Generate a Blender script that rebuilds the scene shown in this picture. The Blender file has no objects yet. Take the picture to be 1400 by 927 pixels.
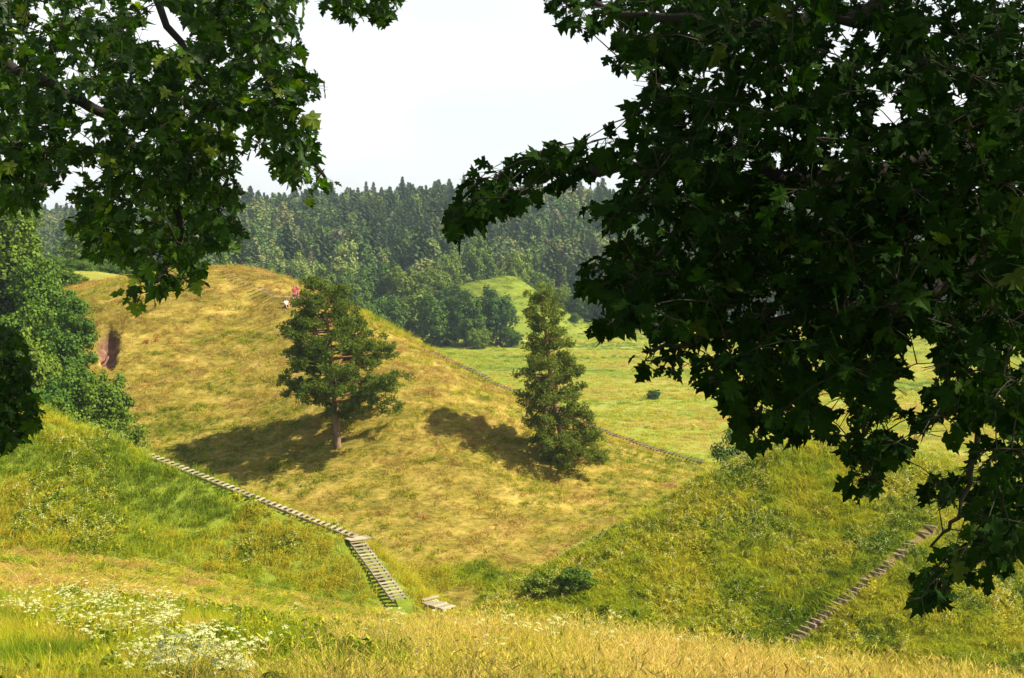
import bpy, bmesh, math, random
import numpy as np
from mathutils import Vector, Matrix, Euler

# ------------------------------------------------------------------ camera, world, sun, exposure
S = bpy.context.scene
COL = S.collection
F = 1900.0                                   # focal length in pixels of the 1400 px wide photograph
PITCH = math.atan(133.5 / F)
EYE = np.array([0.0, 0.0, 30.0])
cam = bpy.data.objects.new('camera', bpy.data.cameras.new('camera'))
COL.objects.link(cam)
cam.location = EYE
cam.rotation_euler = (math.pi / 2 - PITCH, 0, 0)
cam.data.sensor_width = 36
cam.data.lens = 36 * F / 1400
cam.data.clip_start = 0.05
cam.data.clip_end = 9000
S.camera = cam

SUN_EL, SUN_AZ = math.radians(49), math.radians(-17)      # azimuth measured from +X towards +Y
to_sun = Vector((math.cos(SUN_EL) * math.cos(SUN_AZ), math.cos(SUN_EL) * math.sin(SUN_AZ), math.sin(SUN_EL)))
sl = bpy.data.lights.new('sun', 'SUN')
sl.energy = 5.0
sl.angle = math.radians(0.5)
sl.color = (1.0, 0.90, 0.70)
sun = bpy.data.objects.new('sun', sl)
COL.objects.link(sun)
sun.rotation_euler = to_sun.to_track_quat('Z', 'Y').to_euler()

W = bpy.data.worlds.new('World')
S.world = W
W.use_nodes = True
nt = W.node_tree
nt.nodes.clear()
N = nt.nodes.new
sky = N('ShaderNodeTexSky')
sky.sky_type = 'NISHITA'
sky.sun_disc = False
sky.sun_elevation = SUN_EL
sky.sun_rotation = math.pi / 2 - SUN_AZ
sky.air_density = 1.0
sky.dust_density = 1.5
sky.ozone_density = 1.0
tc = N('ShaderNodeTexCoord')
mp = N('ShaderNodeMapping')
mp.inputs['Scale'].default_value = (1.0, 1.0, 2.6)
cn = N('ShaderNodeTexNoise')
cn.inputs['Scale'].default_value = 2.2
cn.inputs['Detail'].default_value = 6
cn.inputs['Roughness'].default_value = 0.5
cr = N('ShaderNodeMapRange')
cr.inputs['From Min'].default_value = 0.34
cr.inputs['From Max'].default_value = 0.62
cr.inputs['To Min'].default_value = 0.62
cr.inputs['To Max'].default_value = 1.0
mx = N('ShaderNodeMix')
mx.data_type = 'RGBA'
mx.inputs[7].default_value = (10.6, 10.8, 10.8, 1)         # thin bright summer haze and cloud, whitest low down as on any hazy day
sx = N('ShaderNodeSeparateXYZ')
ez = N('ShaderNodeMapRange')
ez.interpolation_type = 'SMOOTHSTEP'
ez.inputs['From Min'].default_value = 0.05
ez.inputs['From Max'].default_value = 0.55
ez.inputs['To Min'].default_value = 1.0
ez.inputs['To Max'].default_value = 0.12
em = N('ShaderNodeMath')
em.operation = 'MULTIPLY'
bg = N('ShaderNodeBackground')
bg.inputs['Strength'].default_value = 0.06
wo = N('ShaderNodeOutputWorld')
L = nt.links.new
L(tc.outputs['Generated'], mp.inputs['Vector'])
L(mp.outputs['Vector'], cn.inputs['Vector'])
L(cn.outputs['Fac'], cr.inputs['Value'])
L(tc.outputs['Generated'], sx.inputs[0])
L(sx.outputs['Z'], ez.inputs['Value'])
L(cr.outputs['Result'], em.inputs[0])
L(ez.outputs['Result'], em.inputs[1])
L(em.outputs[0], mx.inputs['Factor'])
L(sky.outputs['Color'], mx.inputs[6])
L(mx.outputs[2], bg.inputs['Color'])
L(bg.outputs['Background'], wo.inputs['Surface'])

S.view_settings.view_transform = 'Standard'
S.view_settings.look = 'None'
S.view_settings.exposure = 1.0
S.view_settings.gamma = 1.0
S.render.engine = 'CYCLES'
c = S.cycles
c.max_bounces = 5
c.diffuse_bounces = 2
c.glossy_bounces = 2
c.transmission_bounces = 3
c.volume_bounces = 0
c.use_denoising = True
c.caustics_reflective = False
c.caustics_refractive = False
c.sample_clamp_indirect = 6

rng = np.random.default_rng(7)
random.seed(7)
CP, SP = math.cos(PITCH), math.sin(PITCH)


def unp(px, py, D):
    """world point at horizontal distance D seen at a pixel of the photograph (used only to survey the place)"""
    u, v = (px - 700) / F, (463.5 - py) / F
    d = np.array([u, CP + v * SP, -SP + v * CP])
    return EYE + d * (D / d[1])


def proj(P):
    P = np.atleast_2d(np.asarray(P, float)) - EYE
    z = P[:, 1] * CP - P[:, 2] * SP
    y = P[:, 1] * SP + P[:, 2] * CP
    z = np.where(np.abs(z) < 1e-6, 1e-6, z)
    return 700 + F * P[:, 0] / z, 463.5 - F * y / z, z


# ------------------------------------------------------------------ noise
_T = [np.random.default_rng(100 + i).random((256, 256)) for i in range(8)]


def vn(x, y, s=0):
    T = _T[s % 8]
    xi, yi = np.floor(x).astype(int), np.floor(y).astype(int)
    fx, fy = x - xi, y - yi
    fx, fy = fx * fx * (3 - 2 * fx), fy * fy * (3 - 2 * fy)
    a, b = T[xi & 255, yi & 255], T[(xi + 1) & 255, yi & 255]
    c_, d = T[xi & 255, (yi + 1) & 255], T[(xi + 1) & 255, (yi + 1) & 255]
    return (a * (1 - fx) + b * fx) * (1 - fy) + (c_ * (1 - fx) + d * fx) * fy


def fbm(x, y, s=0, o=4):
    r, a, t = 0, 1.0, 0
    for i in range(o):
        r = r + a * vn(x * 2 ** i + 17.3 * i, y * 2 ** i + 9.1 * i, s + i)
        t += a
        a *= 0.5
    return r / t


def sstep(a, b, x):
    t = np.clip((x - a) / (b - a), 0, 1)
    return t * t * (3 - 2 * t)


# ------------------------------------------------------------------ terrain
class Layer:
    """a thin plate surface through surveyed points; falls away beyond them"""
    def __init__(self, pix, pts=(), dz=0.0, reach=9, fall=0.55, lam=0.02):
        P = [unp(*p) + np.array([0, 0, dz]) for p in pix] + [np.array(p, float) for p in pts]
        self.P = np.array(P)
        n = len(P)
        K = self.k(self.P[:, None, :2], self.P[None, :, :2]) + lam * np.eye(n) * 100
        A = np.zeros((n + 3, n + 3))
        A[:n, :n] = K
        Q = np.c_[np.ones(n), self.P[:, :2]]
        A[:n, n:] = Q
        A[n:, :n] = Q.T
        self.w = np.linalg.solve(A, np.r_[self.P[:, 2], 0, 0, 0])
        self.reach, self.fall = reach, fall

    @staticmethod
    def k(a, b):
        r2 = ((a - b) ** 2).sum(-1)
        return 0.5 * r2 * np.log(r2 + 1e-9)

    def __call__(self, x, y):
        X = np.stack([x, y], -1)
        n = len(self.P)
        out = self.w[n] + self.w[n + 1] * x + self.w[n + 2] * y
        dm = np.full(x.shape, 1e9)
        for i in range(n):
            r2 = ((X - self.P[i, :2]) ** 2).sum(-1)
            out = out + self.w[i] * 0.5 * r2 * np.log(r2 + 1e-9)
            dm = np.minimum(dm, r2)
        return out - np.maximum(0, np.sqrt(dm) - self.reach) * self.fall


# mound with the two pines
LC = Layer([(60, 440, 150), (115, 412, 150), (165, 388, 153), (220, 378, 155), (280, 372, 152), (330, 379, 149), (400, 408, 143), (440, 422, 141),
            (500, 442, 138), (560, 472, 136), (600, 490, 134), (650, 515, 132), (700, 541, 130), (760, 568, 128), (810, 590, 126),
            (900, 622, 123), (1000, 650, 121),
            (140, 480, 137), (200, 560, 127), (200, 620, 118), (300, 480, 136), (300, 560, 126), (300, 640, 114), (400, 500, 130),
            (340, 430, 144), (462, 613, 114.5), (400, 680, 109), (530, 520, 123), (580, 565, 117), (600, 610, 113.5), (640, 600, 114), (600, 640, 111), (690, 620, 114),
            (770, 638, 114), (500, 737, 103), (620, 720, 105), (700, 700, 107), (800, 700, 108), (900, 680, 111), (950, 672, 114),
            (700, 792, 98), (600, 772, 99.5), (850, 730, 104), (120, 384, 176), (60, 375, 200), (0, 371, 220), (-80, 371, 225), (40, 376, 180)],
           [(-33, 168, 25.5), (-33, 185, 17), (-20, 165, 20), (-14, 175, 11), (-8, 158, 12), (0, 156, 7), (8, 152, 5), (20, 146, 3), (30, 140, 2),
            (-33, 205, 6), (-20, 190, 5), (-60, 150, 17), (-62, 130, 9), (-48, 125, 10), (-46, 112, 7.5), (-36, 106, 7), (-70, 235, 24.5), (-95, 225, 24.6),
            (-50, 200, 23), (-75, 165, 22), (38, 122, 3), (28, 112, 7.2)], reach=14)
# slope with the long stairs at the left
LB = Layer([(-60, 520, 99), (0, 542, 99), (55, 563, 99), (130, 594, 98), (205, 629, 97), (275, 657, 95.6), (345, 685, 94.2), (415, 713, 93), (485, 741, 92),
            (515, 785, 89.4), (545, 826, 87), (0, 745, 82), (-60, 745, 82), (130, 755, 83), (250, 778, 85), (330, 800, 85.5), (400, 818, 86),
            (470, 826, 86.5), (60, 655, 89.5), (150, 680, 90), (260, 715, 90.5), (360, 750, 90), (450, 785, 89), (0, 640, 90)],
           [(-41, 112, 11.5), (-32, 108, 9.5), (-20, 105, 7.5), (-11, 98, 6.5), (-5, 92, 5.5), (-5.5, 86, 5.5), (-55, 112, 14)], reach=8, fall=0.7)
# weed covered slope at the right
LR = Layer([(740, 804, 92), (800, 770, 94.5), (850, 738, 96), (950, 681, 98), (1010, 642, 99), (1080, 614, 100), (1180, 618, 100), (1290, 640, 99),
            (1400, 690, 97), (1480, 720, 96), (800, 822, 88), (850, 838, 86.5), (1000, 832, 87), (1090, 872, 84), (1160, 817, 86), (1230, 762, 88.5),
            (1275, 725, 91), (1000, 740, 93), (1100, 700, 95), (1190, 680, 95.5), (1300, 760, 88.5), (1400, 800, 86), (1250, 850, 83), (1400, 880, 80), (1480, 880, 80)],
           [(2, 101, 5.3), (9, 108, 6.3), (16, 112, 6.5), (24, 122, 2), (36, 122, 1), (50, 118, 1), (20, 76, 4), (8, 80, 5), (32, 72, 5.5), (45, 100, 9)], reach=9, fall=0.6)
# the hillside the photographer stands on
LA = Layer([(0, 927, 16), (0, 862, 24), (0, 803, 45), (0, 770, 70), (100, 927, 16), (110, 790, 55), (-150, 900, 20), (-150, 780, 60), (300, 927, 15), (300, 868, 24), (300, 826, 42),
            (300, 802, 75), (180, 770, 76), (450, 927, 15), (450, 880, 22), (450, 850, 34), (450, 826, 80), (550, 858, 27), (740, 852, 26), (660, 854, 26.5), (830, 868, 23.5),
            (900, 890, 21), (1050, 908, 19), (1200, 930, 17), (1400, 962, 14.5), (1550, 985, 13), (700, 935, 15), (1000, 940, 15)],
           [(0, 0, 28.4), (-9, 0, 28.6), (9, 0, 28.3), (0, -20, 29), (-20, -15, 29), (20, -15, 28.6), (0, 7, 27.2), (6, 7, 27.0), (-7, 9, 27.0), (16, 6, 26.5), (-16, 8, 27),
            (-2, 50, 14.2), (0, 70, 8), (7, 46, 12), (10, 62, 6.5), (14, 40, 12), (22, 32, 13), (16, 62, 6), (28, 48, 7.5), (-4, 84, 6.3), (2, 84, 5.6), (30, 20, 17), (36, 36, 9),
            (-40, 30, 22), (-48, 60, 15.5), (-40, 0, 27)], reach=12, dz=-0.32)


def forest_edge(x):
    return 505 - 35 * sstep(0, 40, x) + 14 * np.sin(x * 0.02)


def base_level(x, y):
    z = 0.9 * (fbm(x * 0.02, y * 0.02, 3, 3) - 0.5) * sstep(150, 220, y)
    z = z + 6 * sstep(430, 540, y) * (1 - 0.8 * sstep(10, 60, x))
    e = forest_edge(x)
    z = z + (34 + 4 * np.sin(x * 0.012 + 1) - 8 * sstep(-130, -320, x)) * sstep(e, e + 370, y)
    dx = x + 2
    s = np.where(dx < 0, 26.0, 14.0)
    z = z + 18.2 * np.exp(-0.5 * (dx / s) ** 2 - 0.5 * ((y - 446) / 15.0) ** 2) * (1 + 0.10 * (fbm(x * 0.12, y * 0.12, 6, 3) - 0.5))
    return z


def smax(a, b, k):
    h = np.clip(0.5 + 0.5 * (a - b) / k, 0, 1)
    return b * (1 - h) + a * h + k * h * (1 - h)


PIT = unp(147, 474, 138)


def terrain(x, y, detail=True):
    x, y = np.asarray(x, float), np.asarray(y, float)
    a, b, cc, r, m = LA(x, y), LB(x, y), LC(x, y), LR(x, y), base_level(x, y)
    a = np.where(y > 100, a - (y - 100) * 0.6, a)
    r = np.where(y > 130, r - (y - 130) * 1.0, r)
    b = np.where(y > 125, b - (y - 125) * 1.0, b)
    cc = cc - np.maximum(0, y - 245) * 0.5
    h = smax(smax(smax(smax(m, cc, 0.8), r, 0.5), b, 0.5), a, 0.6)
    pr_ = (x - PIT[0]) + 0.29 * (y - PIT[1]) + 0.9 * (fbm(x * 0.9, y * 0.7, 4, 3) - 0.5)
    pit = np.exp(-((pr_ / 1.05) ** 2 + ((y - PIT[1] + 1.0 * (fbm(x * 0.8, y * 0.8, 6, 3) - 0.5)) / 3.3) ** 2) ** 3)
    pit = np.where(y > 100, pit, 0)
    w = np.argmax(np.stack([m, cc, r, b, a]), 0)
    if detail:
        near = (w > 0)
        amp = np.choose(w, [0.12, 0.26, 0.5, 0.42, 0.10])
        n1 = fbm(x * 0.75 + y * 0.15, y * 1.0, 1, 3) - 0.5
        n2 = fbm(x * 0.16, y * 0.2, 5, 3) - 0.5
        h = h + near * (amp * n1 * 1.3 + amp * 1.2 * n2)
        h = h - (2.1 + 1.4 * (fbm(x * 1.8, y * 1.8, 2, 3) - 0.5)) * pit
    return h, w, pit


# ------------------------------------------------------------------ material helpers
def new_mat(name):
    m = bpy.data.materials.new(name)
    m.use_nodes = True
    m.node_tree.nodes.clear()
    return m, m.node_tree


def ramp(t, stops, fac):
    n = t.nodes.new('ShaderNodeValToRGB')
    e = n.color_ramp.elements
    while len(e) > 1:
        e.remove(e[-1])
    e[0].position = stops[0][0]
    e[0].color = (*stops[0][1], 1)
    for p, col in stops[1:]:
        q = e.new(p)
        q.color = (*col, 1)
    t.links.new(fac, n.inputs['Fac'])
    return n.outputs['Color']


def math_node(t, op, a, b=None, c_=None):
    n = t.nodes.new('ShaderNodeMath')
    n.operation = op
    for i, v in enumerate((a, b, c_)):
        if v is None:
            continue
        if isinstance(v, (int, float)):
            n.inputs[i].default_value = v
        else:
            t.links.new(v, n.inputs[i])
    return n.outputs[0]


def mixc(t, fac, a, b, mode='MIX'):
    n = t.nodes.new('ShaderNodeMix')
    n.data_type = 'RGBA'
    n.blend_type = mode
    for k, v in ((0, fac), (6, a), (7, b)):
        if isinstance(v, tuple):
            n.inputs[k].default_value = (*v, 1)
        elif isinstance(v, (int, float)):
            n.inputs[k].default_value = v
        else:
            t.links.new(v, n.inputs[k])
    return n.outputs[2]


def noise(t, scale, detail=3, vec=None, rough=0.55):
    n = t.nodes.new('ShaderNodeTexNoise')
    n.inputs['Scale'].default_value = scale
    n.inputs['Detail'].default_value = detail
    n.inputs['Roughness'].default_value = rough
    if vec is not None:
        t.links.new(vec, n.inputs['Vector'])
    return n.outputs['Fac']


def position(t, scale=(1, 1, 1), rot=(0, 0, 0)):
    g = t.nodes.new('ShaderNodeNewGeometry')
    m = t.nodes.new('ShaderNodeMapping')
    m.inputs['Scale'].default_value = scale
    m.inputs['Rotation'].default_value = rot
    t.links.new(g.outputs['Position'], m.inputs['Vector'])
    return m.outputs['Vector']


def surface(t, col, trans=0.0, rough=0.7, spec=0.2, tcol=None, bump=None):
    """plain surface, or a thin leaf that lets light through when trans > 0"""
    p = t.nodes.new('ShaderNodeBsdfPrincipled')
    p.inputs['Roughness'].default_value = rough
    p.inputs['Specular IOR Level'].default_value = spec
    if isinstance(col, tuple):
        p.inputs['Base Color'].default_value = (*col, 1)
    else:
        t.links.new(col, p.inputs['Base Color'])
    if bump is not None:
        b = t.nodes.new('ShaderNodeBump')
        b.inputs['Strength'].default_value = bump[1]
        b.inputs['Distance'].default_value = bump[2]
        t.links.new(bump[0], b.inputs['Height'])
        t.links.new(b.outputs['Normal'], p.inputs['Normal'])
    o = t.nodes.new('ShaderNodeOutputMaterial')
    sh = p.outputs['BSDF']
    if trans > 0:
        tr = t.nodes.new('ShaderNodeBsdfTranslucent')
        tc_ = mixc(t, 1.0, col, (1.15, 1.1, 0.45) if tcol is None else tcol, 'MULTIPLY')
        t.links.new(tc_, tr.inputs['Color'])
        ms = t.nodes.new('ShaderNodeMixShader')
        ms.inputs[0].default_value = trans
        t.links.new(sh, ms.inputs[1])
        t.links.new(tr.outputs['BSDF'], ms.inputs[2])
        sh = ms.outputs[0]
    t.links.new(sh, o.inputs['Surface'])


def foliage_mat(name, stops, src='object', trans=0.3, rough=0.6, spec=0.15, island=0.35, tcol=None):
    m, t = new_mat(name)
    g = t.nodes.new('ShaderNodeNewGeometry')
    if src == 'tint':
        a = t.nodes.new('ShaderNodeAttribute')
        a.attribute_type = 'INSTANCER'
        a.attribute_name = 'tint'
        v = a.outputs['Fac']
    else:
        a = t.nodes.new('ShaderNodeObjectInfo')
        v = a.outputs['Random']
    isl = math_node(t, 'SUBTRACT', g.outputs['Random Per Island'], 0.5)
    v = math_node(t, 'MULTIPLY_ADD', isl, island, v)
    col = ramp(t, stops, v)
    vv = math_node(t, 'MULTIPLY_ADD', isl, 0.5, 1.0)
    n = t.nodes.new('ShaderNodeHueSaturation')
    t.links.new(vv, n.inputs['Value'])
    t.links.new(col, n.inputs['Color'])
    surface(t, n.outputs['Color'], trans, rough, spec, tcol)
    return m


def plain_mat(name, c1, c2, scale=8, rough=0.8, stretch=(1, 1, 1), bump=0.4, spec=0.2):
    m, t = new_mat(name)
    tc_ = t.nodes.new('ShaderNodeTexCoord')
    mp_ = t.nodes.new('ShaderNodeMapping')
    mp_.inputs['Scale'].default_value = stretch
    t.links.new(tc_.outputs['Object'], mp_.inputs['Vector'])
    f = noise(t, scale, 5, mp_.outputs['Vector'])
    oi = t.nodes.new('ShaderNodeObjectInfo')
    f2 = math_node(t, 'MULTIPLY_ADD', oi.outputs['Random'], 0.35, math_node(t, 'SUBTRACT', f, 0.17))
    col = ramp(t, [(0.3, c1), (0.7, c2)], f2)
    surface(t, col, 0, rough, spec, bump=(f, bump, 0.02))
    return m


# ------------------------------------------------------------------ ground material
def ground_material():
    m, t = new_mat('ground_cover')

    def at(nm):
        a = t.nodes.new('ShaderNodeAttribute')
        a.attribute_name = nm
        return a.outputs['Fac']
    iso = position(t)
    streak = position(t, (0.55, 0.9, 1.8), (0, 0, 0.25))
    fine = noise(t, 3.0, 5, streak, 0.7)
    fine2 = noise(t, 9.0, 4, iso, 0.7)
    big = noise(t, 0.12, 4, iso)
    mid = noise(t, 0.5, 4, streak, 0.65)
    hayv = math_node(t, 'MULTIPLY_ADD', mid, 0.55, math_node(t, 'MULTIPLY', fine, 0.45))
    hay = ramp(t, [(0.33, (0.05, 0.05, 0.008)), (0.44, (0.15, 0.13, 0.02)), (0.53, (0.27, 0.207, 0.04)), (0.66, (0.455, 0.335, 0.095))], hayv)
    grn = ramp(t, [(0.3, (0.06, 0.095, 0.01)), (0.5, (0.14, 0.185, 0.02)), (0.7, (0.26, 0.28, 0.035))], math_node(t, 'MULTIPLY_ADD', mid, 0.6, math_node(t, 'MULTIPLY', fine2, 0.4)))
    weed = ramp(t, [(0.3, (0.07, 0.11, 0.007)), (0.5, (0.19, 0.21, 0.012)), (0.7, (0.33, 0.30, 0.025))], math_node(t, 'MULTIPLY_ADD', mid, 0.5, math_node(t, 'MULTIPLY', fine2, 0.5)))
    mstreak = position(t, (0.25, 0.9, 1), (0, 0, -0.1))
    mb = noise(t, 0.05, 5, mstreak, 0.62)
    mf = noise(t, 0.6, 5, mstreak, 0.7)
    mv = math_node(t, 'MULTIPLY_ADD', mb, 0.65, math_node(t, 'MULTIPLY', mf, 0.35))
    mead = ramp(t, [(0.34, (0.09, 0.14, 0.02)), (0.46, (0.18, 0.23, 0.03)), (0.54, (0.27, 0.29, 0.05)), (0.66, (0.42, 0.39, 0.14))], mv)
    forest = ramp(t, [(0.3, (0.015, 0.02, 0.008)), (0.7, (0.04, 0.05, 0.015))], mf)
    dirt = ramp(t, [(0.3, (0.10, 0.055, 0.04)), (0.5, (0.22, 0.12, 0.085)), (0.7, (0.40, 0.22, 0.14))], mid)
    col = mixc(t, at('hay'), mead, hay)
    col = mixc(t, at('lush'), col, grn)
    col = mixc(t, at('weed'), col, weed)
    col = mixc(t, at('wood'), col, forest)
    col = mixc(t, at('dirt'), col, dirt)
    surface(t, col, 0, 0.95, 0.05, bump=(math_node(t, 'MULTIPLY_ADD', fine, 0.7, math_node(t, 'MULTIPLY', fine2, 0.3)), 0.9, 0.12))
    return m


# ------------------------------------------------------------------ mesh helpers
def raw_mesh(name, V, faces, mats=(), midx=None, smooth=False):
    """faces: list of (n,k) int arrays, k = 3 or 4"""
    me = bpy.data.meshes.new(name)
    V = np.asarray(V, np.float32)
    me.vertices.add(len(V))
    me.vertices.foreach_set('co', V.ravel())
    faces = [np.asarray(f, np.int32) for f in faces if len(f)]
    loops = np.concatenate([f.ravel() for f in faces])
    tot = np.concatenate([np.full(len(f), f.shape[1], np.int32) for f in faces])
    st = np.concatenate([[0], np.cumsum(tot)[:-1]]).astype(np.int32)
    me.loops.add(len(loops))
    me.loops.foreach_set('vertex_index', loops)
    me.polygons.add(len(tot))
    me.polygons.foreach_set('loop_start', st)
    me.polygons.foreach_set('loop_total', tot)
    for m in mats:
        me.materials.append(m)
    if midx is not None:
        me.polygons.foreach_set('material_index', np.asarray(midx, np.int32))
    me.polygons.foreach_set('use_smooth', np.full(len(tot), smooth))
    me.update(calc_edges=True)
    me.validate()
    return me


class MB:
    """collects pieces of one mesh"""
    def __init__(self):
        self.V, self.T, self.Q, self.tm, self.qm, self.n = [], [], [], [], [], 0

    def add(self, V, T=None, Q=None, m=0):
        V = np.asarray(V, float).reshape(-1, 3)
        self.V.append(V)
        if T is not None and len(T):
            T = np.asarray(T, int).reshape(-1, 3)
            self.T.append(T + self.n)
            self.tm.append(np.full(len(T), m))
        if Q is not None and len(Q):
            Q = np.asarray(Q, int).reshape(-1, 4)
            self.Q.append(Q + self.n)
            self.qm.append(np.full(len(Q), m))
        self.n += len(V)

    def box(self, c_, s, rz=0.0, m=0, R=None):
        h = np.array(s) / 2
        V = np.array([[x, y, z] for z in (-1, 1) for y in (-1, 1) for x in (-1, 1)]) * h
        if R is None:
            R = np.array(Matrix.Rotation(rz, 3, 'Z'))
        V = V @ np.asarray(R).T + np.array(c_)
        self.add(V, Q=[(0, 2, 3, 1), (4, 5, 7, 6), (0, 1, 5, 4), (2, 6, 7, 3), (0, 4, 6, 2), (1, 3, 7, 5)], m=m)

    def tube(self, pts, rad, k=6, m=0):
        pts = np.asarray(pts, float)
        n = len(pts)
        rad = np.broadcast_to(np.asarray(rad, float), (n,))
        tan = np.gradient(pts, axis=0)
        tan /= np.linalg.norm(tan, axis=1)[:, None] + 1e-9
        ref = np.where(np.abs(tan[:, 2:3]) > 0.9, np.array([[1.0, 0, 0]]), np.array([[0, 0, 1.0]]))
        a = np.cross(tan, ref)
        a /= np.linalg.norm(a, axis=1)[:, None] + 1e-9
        b = np.cross(tan, a)
        th = np.arange(k) * 2 * math.pi / k
        V = pts[:, None] + rad[:, None, None] * (np.cos(th)[None, :, None] * a[:, None] + np.sin(th)[None, :, None] * b[:, None])
        i, j = np.meshgrid(np.arange(n - 1), np.arange(k), indexing='ij')
        j2 = (j + 1) % k
        Q = np.stack([i * k + j, i * k + j2, (i + 1) * k + j2, (i + 1) * k + j], -1).reshape(-1, 4)
        self.add(V.reshape(-1, 3), Q=Q, m=m)

    def rhombs(self, C, U, Vv, m=0):
        """many small leaf faces: centre C, half axes U, Vv (n,3)"""
        n = len(C)
        P = np.stack([C - U, C - Vv * 0.9, C + U, C + Vv], 1).reshape(-1, 3)
        q = np.arange(n)[:, None] * 4 + np.array([0, 1, 2, 3])
        self.add(P, Q=q, m=m)

    def mesh(self, name, mats, smooth=False):
        V = np.concatenate(self.V)
        fs, mi = [], []
        if self.T:
            fs.append(np.concatenate(self.T))
            mi.append(np.concatenate(self.tm))
        if self.Q:
            fs.append(np.concatenate(self.Q))
            mi.append(np.concatenate(self.qm))
        return raw_mesh(name, V, fs, mats, np.concatenate(mi), smooth)


def obj(name, me, parent=None, link=True):
    o = bpy.data.objects.new(name, me)
    if link:
        COL.objects.link(o)
    if parent is not None:
        o.parent = parent
    return o


def tag(o, label=None, cat=None, group=None, kind=None):
    if label:
        o['label'] = label
    if cat:
        o['category'] = cat
    if group:
        o['group'] = group
    if kind:
        o['kind'] = kind
    return o


def thing(name, label, cat, loc, group=None, rz=0.0, scale=1.0):
    o = obj(name, None)
    o.location = [float(v) for v in loc]
    o.rotation_euler = (0, 0, rz)
    o.scale = (scale,) * 3 if np.isscalar(scale) else scale
    o.empty_display_size = 0.2
    return tag(o, label, cat, group)


def rand_dirs(n, r=rng):
    v = r.normal(size=(n, 3))
    return v / np.linalg.norm(v, axis=1)[:, None]


# ------------------------------------------------------------------ ground sheet
def axis(lo, f0, f1, hi, step, grow):
    a = list(np.arange(f0, f1 + 1e-6, step))
    s = step
    while a[-1] < hi:
        s *= grow
        a.append(a[-1] + s)
    s = step
    while a[0] > lo:
        s *= grow
        a.insert(0, a[0] - s)
    return np.array(a)


gx = axis(-3000, -62, 62, 3000, 0.4, 1.10)
gy = axis(-800, 6, 162, 4500, 0.4, 1.011)
gx = np.unique(np.r_[gx, np.arange(PIT[0] - 3.2, PIT[0] + 3.2, 0.13)])
gy = np.unique(np.r_[gy, np.arange(PIT[1] - 4.6, PIT[1] + 4.6, 0.16)])
GX, GY = np.meshgrid(gx, gy, indexing='ij')
GZ, GW, GP = terrain(GX, GY)
nx, ny = GX.shape
ii, jj = np.meshgrid(np.arange(nx - 1), np.arange(ny - 1), indexing='ij')
Q = np.stack([ii * ny + jj, (ii + 1) * ny + jj, (ii + 1) * ny + jj + 1, ii * ny + jj + 1], -1).reshape(-1, 4)
gme = raw_mesh('ground', np.stack([GX, GY, GZ], -1).reshape(-1, 3), [Q], [ground_material()], smooth=True)


RT_PATH = [unp(1080, 878, 83.6)[:2], unp(1160, 816, 86)[:2], unp(1228, 763, 88.5)[:2], unp(1272, 722, 91)[:2]]
TRACK = [unp(500, 742, 92.5)[:2], unp(560, 765, 97.5)[:2], unp(640, 785, 98.5)[:2], unp(700, 803, 97)[:2], unp(730, 806, 96)[:2]]


def edge_line(L_, x, y):
    d = np.full(np.shape(x), 1e9)
    for a, b in zip(L_[:-1], L_[1:]):
        ab = b - a
        t = np.clip(((x - a[0]) * ab[0] + (y - a[1]) * ab[1]) / (ab @ ab), 0, 1)
        d = np.minimum(d, np.hypot(x - a[0] - t * ab[0], y - a[1] - t * ab[1]))
    return d


def regions(x, y, w, pit):
    """what grows where: hay, lush grass, weeds, woodland floor, bare dirt"""
    j = fbm(x * 0.35, y * 0.35, 2, 3) - 0.5
    hay = ((w == 1) & (y < 200)).astype(float)
    lush = (w == 3).astype(float)
    weed = (w == 2).astype(float)
    A = (w == 4)
    px, py, _ = proj(np.stack([x, y, np.zeros_like(x)], -1).reshape(-1, 3))
    strip = A & (y + 6 * j > 40) & (x < 0)
    hay = np.where(strip, 1.0, hay)
    lush = np.where(A & ~strip, 1.0, lush)
    # green grass in the ditch round the foot of the mound and on its far shoulder
    ridge = (w == 1) & (x > -16) & (y + 4 * j > 143 - 0.42 * (x + 16))
    lush = np.where(ridge, 1.0, lush)
    td = edge_line(TRACK, x, y)
    lush = np.where((w == 1) & (y < 110), np.maximum(lush, sstep(1.9, 1.1, td + 1.6 * j)), lush)
    plateau = (w == 1) & (y > 172)
    hay = np.where(plateau, 0.35, hay)
    lush = np.maximum(lush, ((w == 0) & (y > 380)) * 0.9 * np.exp(-((x + 2) / 30) ** 4 - ((y - 446) / 30) ** 4))
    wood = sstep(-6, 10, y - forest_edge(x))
    dirt = np.clip(pit * 1.6, 0, 1)
    dirt = np.maximum(dirt, 0.75 * sstep(0.62, 0.3, edge_line(RT_PATH, x, y) + 0.5 * j))
    return hay, lush, weed, wood, dirt


R_ = regions(GX, GY, GW, GP)
for nm, a in zip(('hay', 'lush', 'weed', 'wood', 'dirt'), R_):
    at = gme.attributes.new(nm, 'FLOAT', 'POINT')
    at.data.foreach_set('value', np.asarray(a, np.float32).ravel())
tag(obj('ground', gme), 'grassy hillfort mounds, mown slopes and valley meadow', 'ground', kind='structure')


def H(x, y):
    return float(terrain(np.array([x]), np.array([y]))[0][0])


def on_ground(px, py, D0=20, D1=600, step=0.25):
    """first ground point met by the sight line of a pixel"""
    D = np.arange(D0, D1, step)
    P = np.array([unp(px, py, d) for d in D])
    h = terrain(P[:, 0], P[:, 1])[0]
    k = np.argmax(P[:, 2] <= h)
    return P[k]


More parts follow.
